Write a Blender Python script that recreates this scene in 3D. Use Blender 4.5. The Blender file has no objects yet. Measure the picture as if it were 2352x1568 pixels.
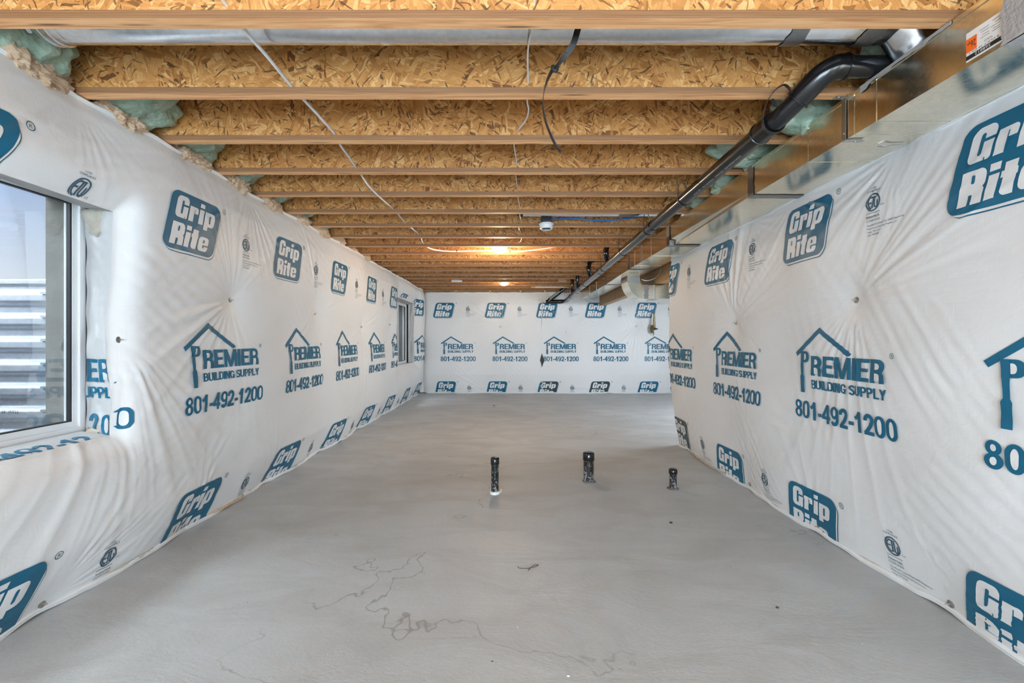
import bpy, math, random
import numpy as np
from mathutils import Vector, noise

# ------------------------------------------------------------------ camera, sky, lights, exposure
C = bpy.context.scene.collection
SC = bpy.context.scene
HC = 1.24            # camera height above the slab
F = 1045.0           # focal length in pixels of the 2352 px wide frame
PI = math.pi

cam_d = bpy.data.cameras.new('camera')
cam_d.sensor_width = 36.0
cam_d.lens = 36.0 * F / 2352.0
cam_d.shift_x = 3.0 / 2352.0
cam_d.shift_y = -4.0 / 2352.0
cam_d.clip_start = 0.05
cam = bpy.data.objects.new('camera', cam_d)
cam.location = (0, 0, HC)
cam.rotation_euler = (PI / 2, 0, 0)
C.objects.link(cam)
SC.camera = cam

world = bpy.data.worlds.new('sky')
SC.world = world
world.use_nodes = True
wn = world.node_tree.nodes
wl = world.node_tree.links
wn.clear()
w_out = wn.new('ShaderNodeOutputWorld')
w_bg = wn.new('ShaderNodeBackground')
w_tc = wn.new('ShaderNodeTexCoord')
w_sep = wn.new('ShaderNodeSeparateXYZ')
w_ramp = wn.new('ShaderNodeValToRGB')
wl.new(w_tc.outputs['Generated'], w_sep.inputs[0])
wl.new(w_sep.outputs['Z'], w_ramp.inputs[0])
wl.new(w_ramp.outputs[0], w_bg.inputs['Color'])
wl.new(w_bg.outputs[0], w_out.inputs['Surface'])
e = w_ramp.color_ramp.elements
e[0].position = 0.03
e[0].color = (0.95, 0.98, 1.0, 1)
e[1].position = 0.24
e[1].color = (0.52, 0.67, 1.0, 1)
w_bg.inputs['Strength'].default_value = 1.0


def area(name, loc, direction, sx, sy, power, color):
    d = bpy.data.lights.new(name, 'AREA')
    d.shape = 'RECTANGLE'
    d.size = sx
    d.size_y = sy
    d.energy = power
    d.color = color
    o = bpy.data.objects.new(name, d)
    o.location = loc
    o.rotation_euler = Vector(direction).to_track_quat('-Z', 'Y').to_euler()
    C.objects.link(o)
    return o


# added fill light behind the camera, then added lamps at an assumed window past the corner and above the wells
area('rear_fill_light', (-0.2, -3.35, 1.20), (0.0, 1, 0.06), 3.4, 2.0, 385, (0.70, 0.86, 1.0))
area('assumed_side_light', (4.85, 6.6, 1.35), (-1, 0.25, -0.2), 1.8, 1.2, 140, (0.74, 0.88, 1.0))  # added lamp just inside the assumed side window, both out of view
area('well_fill_light', (-3.3, 1.3, 4.2), (0.62, 0.1, -1), 1.6, 1.6, 260, (0.86, 0.93, 1.0))  # added lamp above the near well, boosting the sky light
area('well_fill_light', (-4.6, 0.2, HC + 1.7), (2.35, 1.6, -1.5), 1.4, 1.4, 80, (0.86, 0.93, 1.0))  # second added lamp, lower, to brighten the near window fold
area('far_well_fill_light', (-3.3, 9.1, 4.2), (0.62, 0, -1), 1.4, 1.4, 150, (0.86, 0.93, 1.0))  # added lamp above the far well, out of view

SC.view_settings.view_transform = 'Standard'
SC.view_settings.look = 'None'
SC.view_settings.gamma = 1.0
SC.view_settings.use_curve_mapping = False
SC.view_settings.exposure = 0.09
SC.cycles.use_denoising = True
SC.cycles.max_bounces = 6
SC.cycles.diffuse_bounces = 4
SC.cycles.glossy_bounces = 4
SC.cycles.use_adaptive_sampling = True
SC.cycles.adaptive_threshold = 0.22
SC.cycles.use_light_tree = False
SC.cycles.sample_clamp_indirect = 6.0
SC.cycles.caustics_reflective = False
SC.cycles.caustics_refractive = False


def at(px, py, d):
    """point at depth d seen at a pixel of the frame"""
    return Vector(((px - 1173.0) * d / F, d, HC + (780.0 - py) * d / F))


# ------------------------------------------------------------------ node helpers and materials
class NT:
    def __init__(self, name):
        self.m = bpy.data.materials.new(name)
        self.m.use_nodes = True
        self.t = self.m.node_tree
        self.t.nodes.clear()
        self.out = self.n('ShaderNodeOutputMaterial')
        self.p = self.n('ShaderNodeBsdfPrincipled')
        self.l(self.p.outputs[0], self.out.inputs['Surface'])

    def n(self, kind, **kw):
        nd = self.t.nodes.new(kind)
        for k, v in kw.items():
            setattr(nd, k, v)
        return nd

    def l(self, a, b):
        self.t.links.new(a, b)

    def setp(self, **kw):
        for k, v in kw.items():
            self.p.inputs[k.replace('_', ' ')].default_value = v

    def math(self, op, a, b=None, clamp=False):
        nd = self.n('ShaderNodeMath', operation=op)
        nd.use_clamp = clamp
        for i, v in enumerate((a, b)):
            if v is None:
                continue
            if isinstance(v, (int, float)):
                nd.inputs[i].default_value = v
            else:
                self.l(v, nd.inputs[i])
        return nd.outputs[0]

    def noise(self, vec, scale, detail=3.0, rough=0.55, dist=0.0):
        nd = self.n('ShaderNodeTexNoise')
        nd.inputs['Scale'].default_value = scale
        nd.inputs['Detail'].default_value = detail
        nd.inputs['Roughness'].default_value = rough
        nd.inputs['Distortion'].default_value = dist
        if vec is not None:
            self.l(vec, nd.inputs['Vector'])
        return nd

    def ramp(self, fac, stops, interp='LINEAR'):
        nd = self.n('ShaderNodeValToRGB')
        cr = nd.color_ramp
        cr.interpolation = interp
        while len(cr.elements) < len(stops):
            cr.elements.new(0.5)
        for el, (p, c) in zip(cr.elements, stops):
            el.position = p
            el.color = c if len(c) == 4 else (*c, 1)
        self.l(fac, nd.inputs[0])
        return nd.outputs[0]

    def mix(self, fac, a, b, mode='MIX'):
        nd = self.n('ShaderNodeMix', data_type='RGBA', blend_type=mode)
        for i, v in ((0, fac), (6, a), (7, b)):
            if isinstance(v, (int, float)):
                nd.inputs[i].default_value = v
            elif isinstance(v, tuple):
                nd.inputs[i].default_value = v if len(v) == 4 else (*v, 1)
            else:
                self.l(v, nd.inputs[i])
        return nd.outputs[2]

    def mapping(self, vec, scale=(1, 1, 1), rot=(0, 0, 0), loc=(0, 0, 0)):
        nd = self.n('ShaderNodeMapping')
        nd.inputs['Scale'].default_value = scale
        nd.inputs['Rotation'].default_value = rot
        nd.inputs['Location'].default_value = loc
        self.l(vec, nd.inputs['Vector'])
        return nd.outputs[0]

    def coord(self, which='Object', jitter=False):
        v = self.n('ShaderNodeTexCoord').outputs[which]
        if jitter:
            oi = self.n('ShaderNodeObjectInfo')
            mul = self.n('ShaderNodeVectorMath', operation='SCALE')
            cmb = self.n('ShaderNodeCombineXYZ')
            self.l(oi.outputs['Random'], cmb.inputs[0])
            self.l(oi.outputs['Random'], cmb.inputs[2])
            self.l(cmb.outputs[0], mul.inputs[0])
            mul.inputs['Scale'].default_value = 37.0
            add = self.n('ShaderNodeVectorMath', operation='ADD')
            self.l(v, add.inputs[0])
            self.l(mul.outputs[0], add.inputs[1])
            v = add.outputs[0]
        return v

    def bump(self, height, strength=0.3, distance=0.01, prev=None):
        nd = self.n('ShaderNodeBump')
        nd.inputs['Strength'].default_value = strength
        nd.inputs['Distance'].default_value = distance
        self.l(height, nd.inputs['Height'])
        if prev is not None:
            self.l(prev, nd.inputs['Normal'])
        return nd.outputs[0]

    def base(self, c):
        self.l(c, self.p.inputs['Base Color'])

    def normal(self, nrm):
        self.l(nrm, self.p.inputs['Normal'])


def plain(name, col, rough=0.5, metal=0.0, bump=0.0, bscale=40.0):
    t = NT(name)
    t.setp(Base_Color=(*col, 1), Roughness=rough, Metallic=metal)
    if bump:
        t.normal(t.bump(t.noise(t.coord('Object'), bscale, 4).outputs['Fac'], bump, 0.01))
    return t.m


def osb():
    t = NT('oriented_strand_board')
    v = t.coord('Object', jitter=True)
    sep = t.n('ShaderNodeSeparateXYZ')
    t.l(v, sep.inputs[0])
    cmb = t.n('ShaderNodeCombineXYZ')
    t.l(sep.outputs['X'], cmb.inputs[0])
    t.l(t.math('ADD', sep.outputs['Z'], sep.outputs['Y']), cmb.inputs[1])
    flat = cmb.outputs[0]
    wob = t.noise(flat, 9.0, 2.0)
    w2 = t.n('ShaderNodeVectorMath', operation='SCALE')
    t.l(wob.outputs['Color'], w2.inputs[0])
    w2.inputs['Scale'].default_value = 0.035
    wa = t.n('ShaderNodeVectorMath', operation='ADD')
    t.l(flat, wa.inputs[0])
    t.l(w2.outputs[0], wa.inputs[1])
    flat = wa.outputs[0]
    col = None
    hgt = None
    def patch_rot(vec, scale, shift):
        """turn the strands by a random angle in every patch"""
        cell = t.n('ShaderNodeTexVoronoi', voronoi_dimensions='2D')
        cell.inputs['Scale'].default_value = scale
        t.l(t.mapping(vec, (1, 1, 1), (0, 0, 0), (shift, shift * 0.6, 0)), cell.inputs['Vector'])
        cs = t.n('ShaderNodeSeparateColor')
        t.l(cell.outputs['Color'], cs.inputs[0])
        vr = t.n('ShaderNodeVectorRotate', rotation_type='Z_AXIS')
        t.l(vec, vr.inputs['Vector'])
        t.l(t.math('MULTIPLY', cs.outputs[0], 3.14), vr.inputs['Angle'])
        return vr.outputs[0]
    rots = [patch_rot(flat, 6.0, 0.0), patch_rot(flat, 8.0, 4.2)]
    specs = [(0, 0.2, 0.17, 0.042, 0.0), (1, 0.9, 0.15, 0.032, 0.45), (0, 1.7, 0.12, 0.020, 0.60), (1, 2.3, 0.08, 0.011, 0.70), (0, 2.8, 0.06, 0.008, 0.80)]
    fib = t.noise(t.mapping(rots[0], (14, 230, 1)), 1.0, 2.0)
    for i, (w_, ang, ln, wd, thr) in enumerate(specs):
        mp = t.mapping(t.mapping(rots[w_], (1, 1, 1), (0, 0, ang), (i * 3.7, i * 1.3, 0)), (1 / ln, 1 / wd, 1))
        vo = t.n('ShaderNodeTexVoronoi', voronoi_dimensions='2D', distance='CHEBYCHEV')
        vo.inputs['Scale'].default_value = 1.0
        t.l(mp, vo.inputs['Vector'])
        s = t.n('ShaderNodeSeparateColor')
        t.l(vo.outputs['Color'], s.inputs[0])
        c = s.outputs[0]
        if col is None:
            col, hgt = c, s.outputs[2]
        else:
            on = t.math('GREATER_THAN', s.outputs[1], thr)
            pair = []
            for u, w in ((col, c), (hgt, s.outputs[2])):
                hm = t.n('ShaderNodeMix', data_type='FLOAT')
                t.l(on, hm.inputs[0])
                t.l(u, hm.inputs[2])
                t.l(w, hm.inputs[3])
                pair.append(hm.outputs[0])
            col, hgt = pair
    col = t.ramp(col, [(0.0, (0.15, 0.050, 0.012)), (0.07, (0.38, 0.155, 0.036)), (0.3, (0.55, 0.245, 0.066)), (0.75, (0.66, 0.325, 0.098)), (1.0, (0.80, 0.49, 0.20))])
    col = t.mix(t.ramp(fib.outputs['Fac'], [(0.42, (0, 0, 0)), (0.75, (0.5, 0.5, 0.5))]), col, (0.28, 0.13, 0.036))
    for w_, ang, sc, thr in ((1, 0.5, (1 / 0.03, 1 / 0.005, 1), 0.972), (0, 1.9, (1 / 0.04, 1 / 0.007, 1), 0.972)):
        mp = t.mapping(t.mapping(rots[w_], (1, 1, 1), (0, 0, ang)), sc)
        vo = t.n('ShaderNodeTexVoronoi', voronoi_dimensions='2D')
        t.l(mp, vo.inputs['Vector'])
        vo.inputs['Scale'].default_value = 1.0
        s = t.n('ShaderNodeSeparateColor')
        t.l(vo.outputs['Color'], s.inputs[0])
        col = t.mix(t.math('MULTIPLY', t.math('GREATER_THAN', s.outputs[1], thr), 0.8), col, (0.06, 0.026, 0.008))
    t.base(col)
    t.normal(t.bump(hgt, 0.35, 0.004))
    t.setp(Roughness=0.62)
    return t.m


def lumber(name, light, mid, dark, jitter=True):
    t = NT(name)
    v = t.coord('Object', jitter=jitter)
    g = t.noise(t.mapping(v, (1.3, 26, 26)), 1.0, 4.0, 0.6, 1.2)
    col = t.ramp(g.outputs['Fac'], [(0.28, dark), (0.45, mid), (0.62, light), (0.85, light)])
    big = t.noise(t.mapping(v, (0.9, 3, 3)), 1.0, 2.0)
    col = t.mix(t.ramp(big.outputs['Fac'], [(0.35, (0, 0, 0)), (0.7, (0.5, 0.5, 0.5))]), col, mid)
    kn = t.n('ShaderNodeTexVoronoi')
    kn.inputs['Scale'].default_value = 1.0
    t.l(t.mapping(v, (2.3, 16, 16)), kn.inputs['Vector'])
    col = t.mix(t.ramp(kn.outputs['Distance'], [(0.05, (0.9, 0.9, 0.9)), (0.14, (0, 0, 0))]), col, (0.12, 0.05, 0.02))
    t.base(col)
    t.normal(t.bump(g.outputs['Fac'], 0.12, 0.004))
    t.setp(Roughness=0.6)
    return t.m


def laminated():
    """laminated flange: plies on the faces, grain underneath"""
    t = NT('laminated_flange')
    v = t.coord('Object', jitter=True)
    g = t.noise(t.mapping(v, (1.6, 34, 34)), 1.0, 4.0, 0.6, 1.6)
    col = t.ramp(g.outputs['Fac'], [(0.25, (0.46, 0.175, 0.065)), (0.42, (0.74, 0.355, 0.15)), (0.58, (0.90, 0.50, 0.23)), (0.85, (0.93, 0.58, 0.31))])
    kn = t.n('ShaderNodeTexVoronoi')
    kn.inputs['Scale'].default_value = 1.0
    t.l(t.mapping(v, (1.7, 22, 0.0)), kn.inputs['Vector'])
    col = t.mix(t.ramp(kn.outputs['Distance'], [(0.06, (0.85, 0.85, 0.85)), (0.16, (0, 0, 0))]), col, (0.10, 0.04, 0.015))
    ply = t.n('ShaderNodeSeparateXYZ')
    t.l(t.n('ShaderNodeTexCoord').outputs['Object'], ply.inputs[0])
    lay = t.math('FRACT', t.math('MULTIPLY', ply.outputs['Z'], 1 / 0.0085))
    line = t.noise(t.mapping(v, (2.5, 1, 300)), 1.0, 3.0)
    pc = t.mix(t.ramp(lay, [(0.0, (0.7, 0.7, 0.7)), (0.2, (0.0, 0.0, 0.0)), (0.8, (0.15, 0.15, 0.15)), (1.0, (0.7, 0.7, 0.7))]),
               (0.26, 0.125, 0.052), (0.12, 0.052, 0.022))
    pc = t.mix(t.ramp(line.outputs['Fac'], [(0.45, (0, 0, 0)), (0.7, (0.7, 0.7, 0.7))]), pc, (0.36, 0.20, 0.098))
    geo = t.n('ShaderNodeNewGeometry')
    ns = t.n('ShaderNodeSeparateXYZ')
    t.l(geo.outputs['True Normal'], ns.inputs[0])
    side = t.math('GREATER_THAN', t.math('ABSOLUTE', ns.outputs['Y']), 0.5)
    t.base(t.mix(side, col, pc))
    t.normal(t.bump(g.outputs['Fac'], 0.12, 0.004))
    t.setp(Roughness=0.58)
    return t.m


def galvanized(name, rough, col=(0.60, 0.62, 0.63)):
    t = NT(name)
    v = t.coord('Object')
    sp = t.n('ShaderNodeTexVoronoi')
    sp.inputs['Scale'].default_value = 70.0
    t.l(v, sp.inputs['Vector'])
    s = t.n('ShaderNodeSeparateColor')
    t.l(sp.outputs['Color'], s.inputs[0])
    big = t.noise(v, 3.0, 4.0)
    c = t.mix(s.outputs[0], tuple(x * 0.93 for x in col), tuple(min(1, x * 1.06) for x in col))
    c = t.mix(t.ramp(big.outputs['Fac'], [(0.4, (0, 0, 0)), (0.75, (0.35, 0.35, 0.35))]), c, tuple(x * 0.75 for x in col))
    t.base(c)
    t.setp(Metallic=1.0)
    r = t.math('ADD', t.math('MULTIPLY', s.outputs[1], 0.06), t.math('MULTIPLY', big.outputs['Fac'], 0.12))
    t.l(t.math('ADD', r, rough - 0.08), t.p.inputs['Roughness'])
    wav = t.noise(v, 2.2, 1.0)
    t.normal(t.bump(wav.outputs['Fac'], 0.10, 0.03))
    return t.m


def concrete_floor():
    t = NT('troweled_concrete')
    v = t.coord('Object')
    a = t.noise(v, 0.55, 5.0, 0.6, 0.4)
    b = t.noise(t.mapping(v, (1.0, 2.2, 1), (0, 0, 0.35)), 1.6, 6.0, 0.62, 0.8)
    f = t.noise(v, 60.0, 4.0, 0.7)
    col = t.ramp(a.outputs['Fac'], [(0.3, (0.45, 0.478, 0.49)), (0.5, (0.54, 0.575, 0.595)), (0.7, (0.60, 0.642, 0.668))])
    col = t.mix(t.ramp(b.outputs['Fac'], [(0.42, (0, 0, 0)), (0.72, (0.6, 0.6, 0.6))]), col, (0.42, 0.425, 0.415))
    col = t.mix(t.ramp(f.outputs['Fac'], [(0.35, (0.16, 0.16, 0.16)), (0.6, (0, 0, 0))]), col, (0.38, 0.375, 0.36))
    # wandering water-mark lines
    for sc, lo, dark in ((0.9, 0.44, (0.24, 0.235, 0.225)), (0.62, 0.57, (0.52, 0.52, 0.515))):
        n = t.noise(t.mapping(v, (1, 1, 1), (0, 0, 0), (sc * 9, 2, 0)), sc, 5.0, 0.55, 0.3)
        d = t.math('ABSOLUTE', t.math('SUBTRACT', n.outputs['Fac'], lo))
        ln = t.ramp(d, [(0.0, (0.75, 0.75, 0.75)), (0.0028, (0, 0, 0))])
        msk = t.ramp(t.noise(t.mapping(v, (1, 1, 1), (0, 0, 0), (4, sc * 20, 0)), 0.7, 2.0).outputs['Fac'], [(0.5, (0, 0, 0)), (0.6, (1, 1, 1))])
        col = t.mix(t.math('MULTIPLY', ln, msk), col, dark)
    # pits and grains
    pv = t.n('ShaderNodeTexVoronoi')
    pv.inputs['Scale'].default_value = 9.0
    t.l(v, pv.inputs['Vector'])
    ps = t.n('ShaderNodeSeparateColor')
    t.l(pv.outputs['Color'], ps.inputs[0])
    spot = t.math('MULTIPLY', t.math('LESS_THAN', pv.outputs['Distance'], 0.035), t.math('GREATER_THAN', ps.outputs[0], 0.8))
    col = t.mix(spot, col, t.mix(t.math('GREATER_THAN', ps.outputs[1], 0.5), (0.10, 0.09, 0.08), (0.7, 0.7, 0.68)))
    t.base(col)
    fine = t.noise(t.mapping(v, (1, 1.6, 1), (0, 0, 0.6)), 45.0, 5.0, 0.65)
    t.normal(t.bump(b.outputs['Fac'], 0.15, 0.03, t.bump(fine.outputs['Fac'], 0.16, 0.006)))
    t.l(t.ramp(b.outputs['Fac'], [(0.3, (0.42, 0.42, 0.42)), (0.7, (0.62, 0.62, 0.62))]), t.p.inputs['Roughness'])
    t.setp(Specular_IOR_Level=0.35)
    return t.m


def wrap_like(name, col, rough, weave=True, back=0.0):
    t = NT(name)
    v = t.coord('Object')
    big = t.noise(v, 2.2, 3.0)
    c = t.mix(t.ramp(big.outputs['Fac'], [(0.35, (0, 0, 0)), (0.7, (0.5, 0.5, 0.5))]), col, tuple(x * 0.95 for x in col))
    t.base(c)
    t.setp(Roughness=rough, Specular_IOR_Level=0.4)
    hv = t.noise(t.mapping(v, (90, 90, 4)), 1.0, 1.0)
    hh = t.noise(t.mapping(v, (5, 5, 110)), 1.0, 1.0)
    cr = t.noise(v, 14.0, 2.0, 0.6, 1.0)
    s = t.math('ADD', t.math('MULTIPLY', hv.outputs['Fac'], 0.6), t.math('MULTIPLY', hh.outputs['Fac'], 0.5))
    t.normal(t.bump(s, 0.10, 0.004, t.bump(cr.outputs['Fac'], 0.10, 0.012)))
    if back:
        tr = t.n('ShaderNodeBsdfTranslucent')
        tr.inputs['Color'].default_value = (*col, 1)
        mx = t.n('ShaderNodeMixShader')
        mx.inputs[0].default_value = back
        t.l(t.p.outputs[0], mx.inputs[1])
        t.l(tr.outputs[0], mx.inputs[2])
        t.l(mx.outputs[0], t.out.inputs['Surface'])
    return t.m


def foam_mat():
    t = NT('spray_foam_green')
    v = t.coord('Object')
    a = t.noise(v, 9.0, 4.0)
    t.base(t.ramp(a.outputs['Fac'], [(0.3, (0.19, 0.285, 0.205)), (0.55, (0.34, 0.445, 0.345)), (0.75, (0.47, 0.56, 0.45))]))
    b = t.n('ShaderNodeTexVoronoi')
    b.inputs['Scale'].default_value = 42.0
    t.l(v, b.inputs['Vector'])
    t.normal(t.bump(b.outputs['Distance'], 0.45, 0.012))
    t.setp(Roughness=0.45)
    return t.m


def batting_mat(name, c0, c1):
    t = NT(name)
    v = t.coord('Object')
    a = t.noise(v, 14.0, 6.0, 0.7)
    t.base(t.ramp(a.outputs['Fac'], [(0.3, c0), (0.7, c1)]))
    f = t.noise(v, 130.0, 5.0, 0.8, 2.0)
    t.normal(t.bump(f.outputs['Fac'], 0.7, 0.012))
    t.setp(Roughness=0.95, Specular_IOR_Level=0.1)
    return t.m


def abs_mat(name, mortar=False):
    t = NT(name)
    v = t.coord('Object')
    n = t.noise(v, 6.0, 4.0)
    base = t.ramp(n.outputs['Fac'], [(0.3, (0.006, 0.006, 0.0065)), (0.7, (0.012, 0.012, 0.013))])
    if mortar:
        m = t.noise(t.mapping(v, (1, 1, 0.6)), 48.0, 5.0, 0.7, 1.0)
        sp = t.n('ShaderNodeSeparateXYZ')
        t.l(v, sp.inputs[0])
        low = t.ramp(sp.outputs['Z'], [(0.0, (0.08, 0.08, 0.08)), (0.14, (0.0, 0.0, 0.0))])
        msk = t.math('GREATER_THAN', t.math('ADD', m.outputs['Fac'], low), 0.575)
        base = t.mix(msk, base, (0.26, 0.258, 0.255))
        t.l(t.math('ADD', t.math('MULTIPLY', msk, 0.5), 0.35), t.p.inputs['Roughness'])
    else:
        t.l(t.ramp(n.outputs['Fac'], [(0.3, (0.10, 0.10, 0.10)), (0.7, (0.24, 0.24, 0.24))]), t.p.inputs['Roughness'])
    t.base(base)
    return t.m


def glass_mat():
    t = NT('window_glass')
    tr = t.n('ShaderNodeBsdfTransparent')
    tr.inputs['Color'].default_value = (0.93, 0.955, 0.955, 1)
    gl = t.n('ShaderNodeBsdfGlossy')
    gl.inputs['Roughness'].default_value = 0.02
    fr = t.n('ShaderNodeFresnel')
    fr.inputs['IOR'].default_value = 1.45
    mx = t.n('ShaderNodeMixShader')
    t.l(t.math('MULTIPLY', fr.outputs[0], 0.3), mx.inputs[0])
    t.l(tr.outputs[0], mx.inputs[1])
    t.l(gl.outputs[0], mx.inputs[2])
    t.l(mx.outputs[0], t.out.inputs['Surface'])
    return t.m


def emit(name, col, strength):
    t = NT(name)
    t.setp(Base_Color=(0.9, 0.9, 0.88, 1), Emission_Color=(*col, 1), Emission_Strength=strength)
    return t.m


def rough_concrete(name, c0, c1):
    t = NT(name)
    v = t.coord('Object')
    a = t.noise(v, 5.0, 6.0, 0.65)
    t.base(t.ramp(a.outputs['Fac'], [(0.3, c0), (0.7, c1)]))
    t.normal(t.bump(t.noise(v, 45.0, 5.0, 0.7).outputs['Fac'], 0.4, 0.01))
    t.setp(Roughness=0.85)
    return t.m


M_OSB = osb()
M_FLANGE = laminated()
M_LUMBER = lumber('pale_lumber', (0.66, 0.46, 0.26), (0.54, 0.34, 0.17), (0.36, 0.19, 0.08))
M_BEAM = lumber('beam_lumber', (0.52, 0.33, 0.16), (0.40, 0.23, 0.10), (0.22, 0.11, 0.045))
M_DUCT = galvanized('galvanized_trunk', 0.195, (0.86, 0.81, 0.66))
M_PIPE_METAL = galvanized('galvanized_round', 0.20, (0.86, 0.90, 0.94))
M_STRAP = galvanized('galvanized_strap', 0.34, (0.52, 0.53, 0.54))
M_FLOOR = concrete_floor()
M_WRAP = wrap_like('white_facing', (0.785, 0.785, 0.78), 0.42)
M_WRAP_THIN = wrap_like('white_facing_fold', (0.84, 0.84, 0.83), 0.42, back=0.4)
M_INK = wrap_like('blue_ink', (0.006, 0.125, 0.225), 0.40)
M_INK_DARK = wrap_like('dark_ink', (0.035, 0.060, 0.075), 0.45)
M_INK_TEXT = wrap_like('small_print_ink', (0.05, 0.105, 0.15), 0.5)
M_FOAM = foam_mat()
M_BATT = batting_mat('tan_batting', (0.64, 0.44, 0.28), (0.85, 0.66, 0.47))
M_BATT_PALE = batting_mat('pale_batting', (0.55, 0.50, 0.41), (0.72, 0.68, 0.58))
M_ABS = abs_mat('black_plastic_pipe')
M_ABS_DIRTY = abs_mat('mortar_stained_pipe', True)
M_BLACK = plain('black_plastic', (0.016, 0.015, 0.014), 0.5, 0, 0.1)
M_TAR = plain('dark_membrane', (0.025, 0.028, 0.04), 0.6, 0, 0.3)
M_CABLE = plain('white_cable_sheath', (0.80, 0.80, 0.79), 0.4)
M_BLUE = plain('blue_cable_sheath', (0.02, 0.15, 0.45), 0.4)
M_PLASTIC = plain('white_plastic', (0.82, 0.82, 0.82), 0.35)
M_VINYL = plain('white_vinyl', (0.80, 0.81, 0.82), 0.32)
M_GASKET = plain('dark_gasket', (0.02, 0.02, 0.022), 0.5)
M_GLASS = glass_mat()
M_CONCRETE = rough_concrete('foundation_concrete', (0.11, 0.10, 0.088), (0.21, 0.195, 0.175))
M_WELL = galvanized('corrugated_steel', 0.58, (0.55, 0.58, 0.63))
M_WASHER = galvanized('washer_steel', 0.4, (0.45, 0.44, 0.42))
M_TAPE = galvanized('foil_tape', 0.42, (0.30, 0.30, 0.31))
M_MASTIC = plain('gray_mastic', (0.36, 0.35, 0.34), 0.7, 0, 0.5, 60)
M_LABEL = plain('white_label', (0.80, 0.80, 0.78), 0.5)
M_ORANGE = plain('orange_label', (0.95, 0.16, 0.02), 0.5)
M_LABEL_INK = plain('black_label_ink', (0.012, 0.012, 0.014), 0.5)
M_YELLOW = plain('yellow_label', (0.75, 0.55, 0.05), 0.5)
M_BRASS = plain('weathered_brass', (0.22, 0.15, 0.08), 0.45, 0.6)
M_GREEN = plain('green_tag', (0.05, 0.20, 0.05), 0.5)
M_YFOAM = plain('yellow_foam', (0.46, 0.40, 0.22), 0.8, 0, 0.6)
M_LAMP = emit('lamp_diffuser', (1.0, 0.74, 0.40), 9.0)
M_TWIG = plain('brown_twig', (0.05, 0.04, 0.03), 0.7)
M_PIPE_PRINT = plain('white_pipe_print', (0.42, 0.42, 0.42), 0.6)

# ------------------------------------------------------------------ mesh building
WLOC = {}


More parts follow.
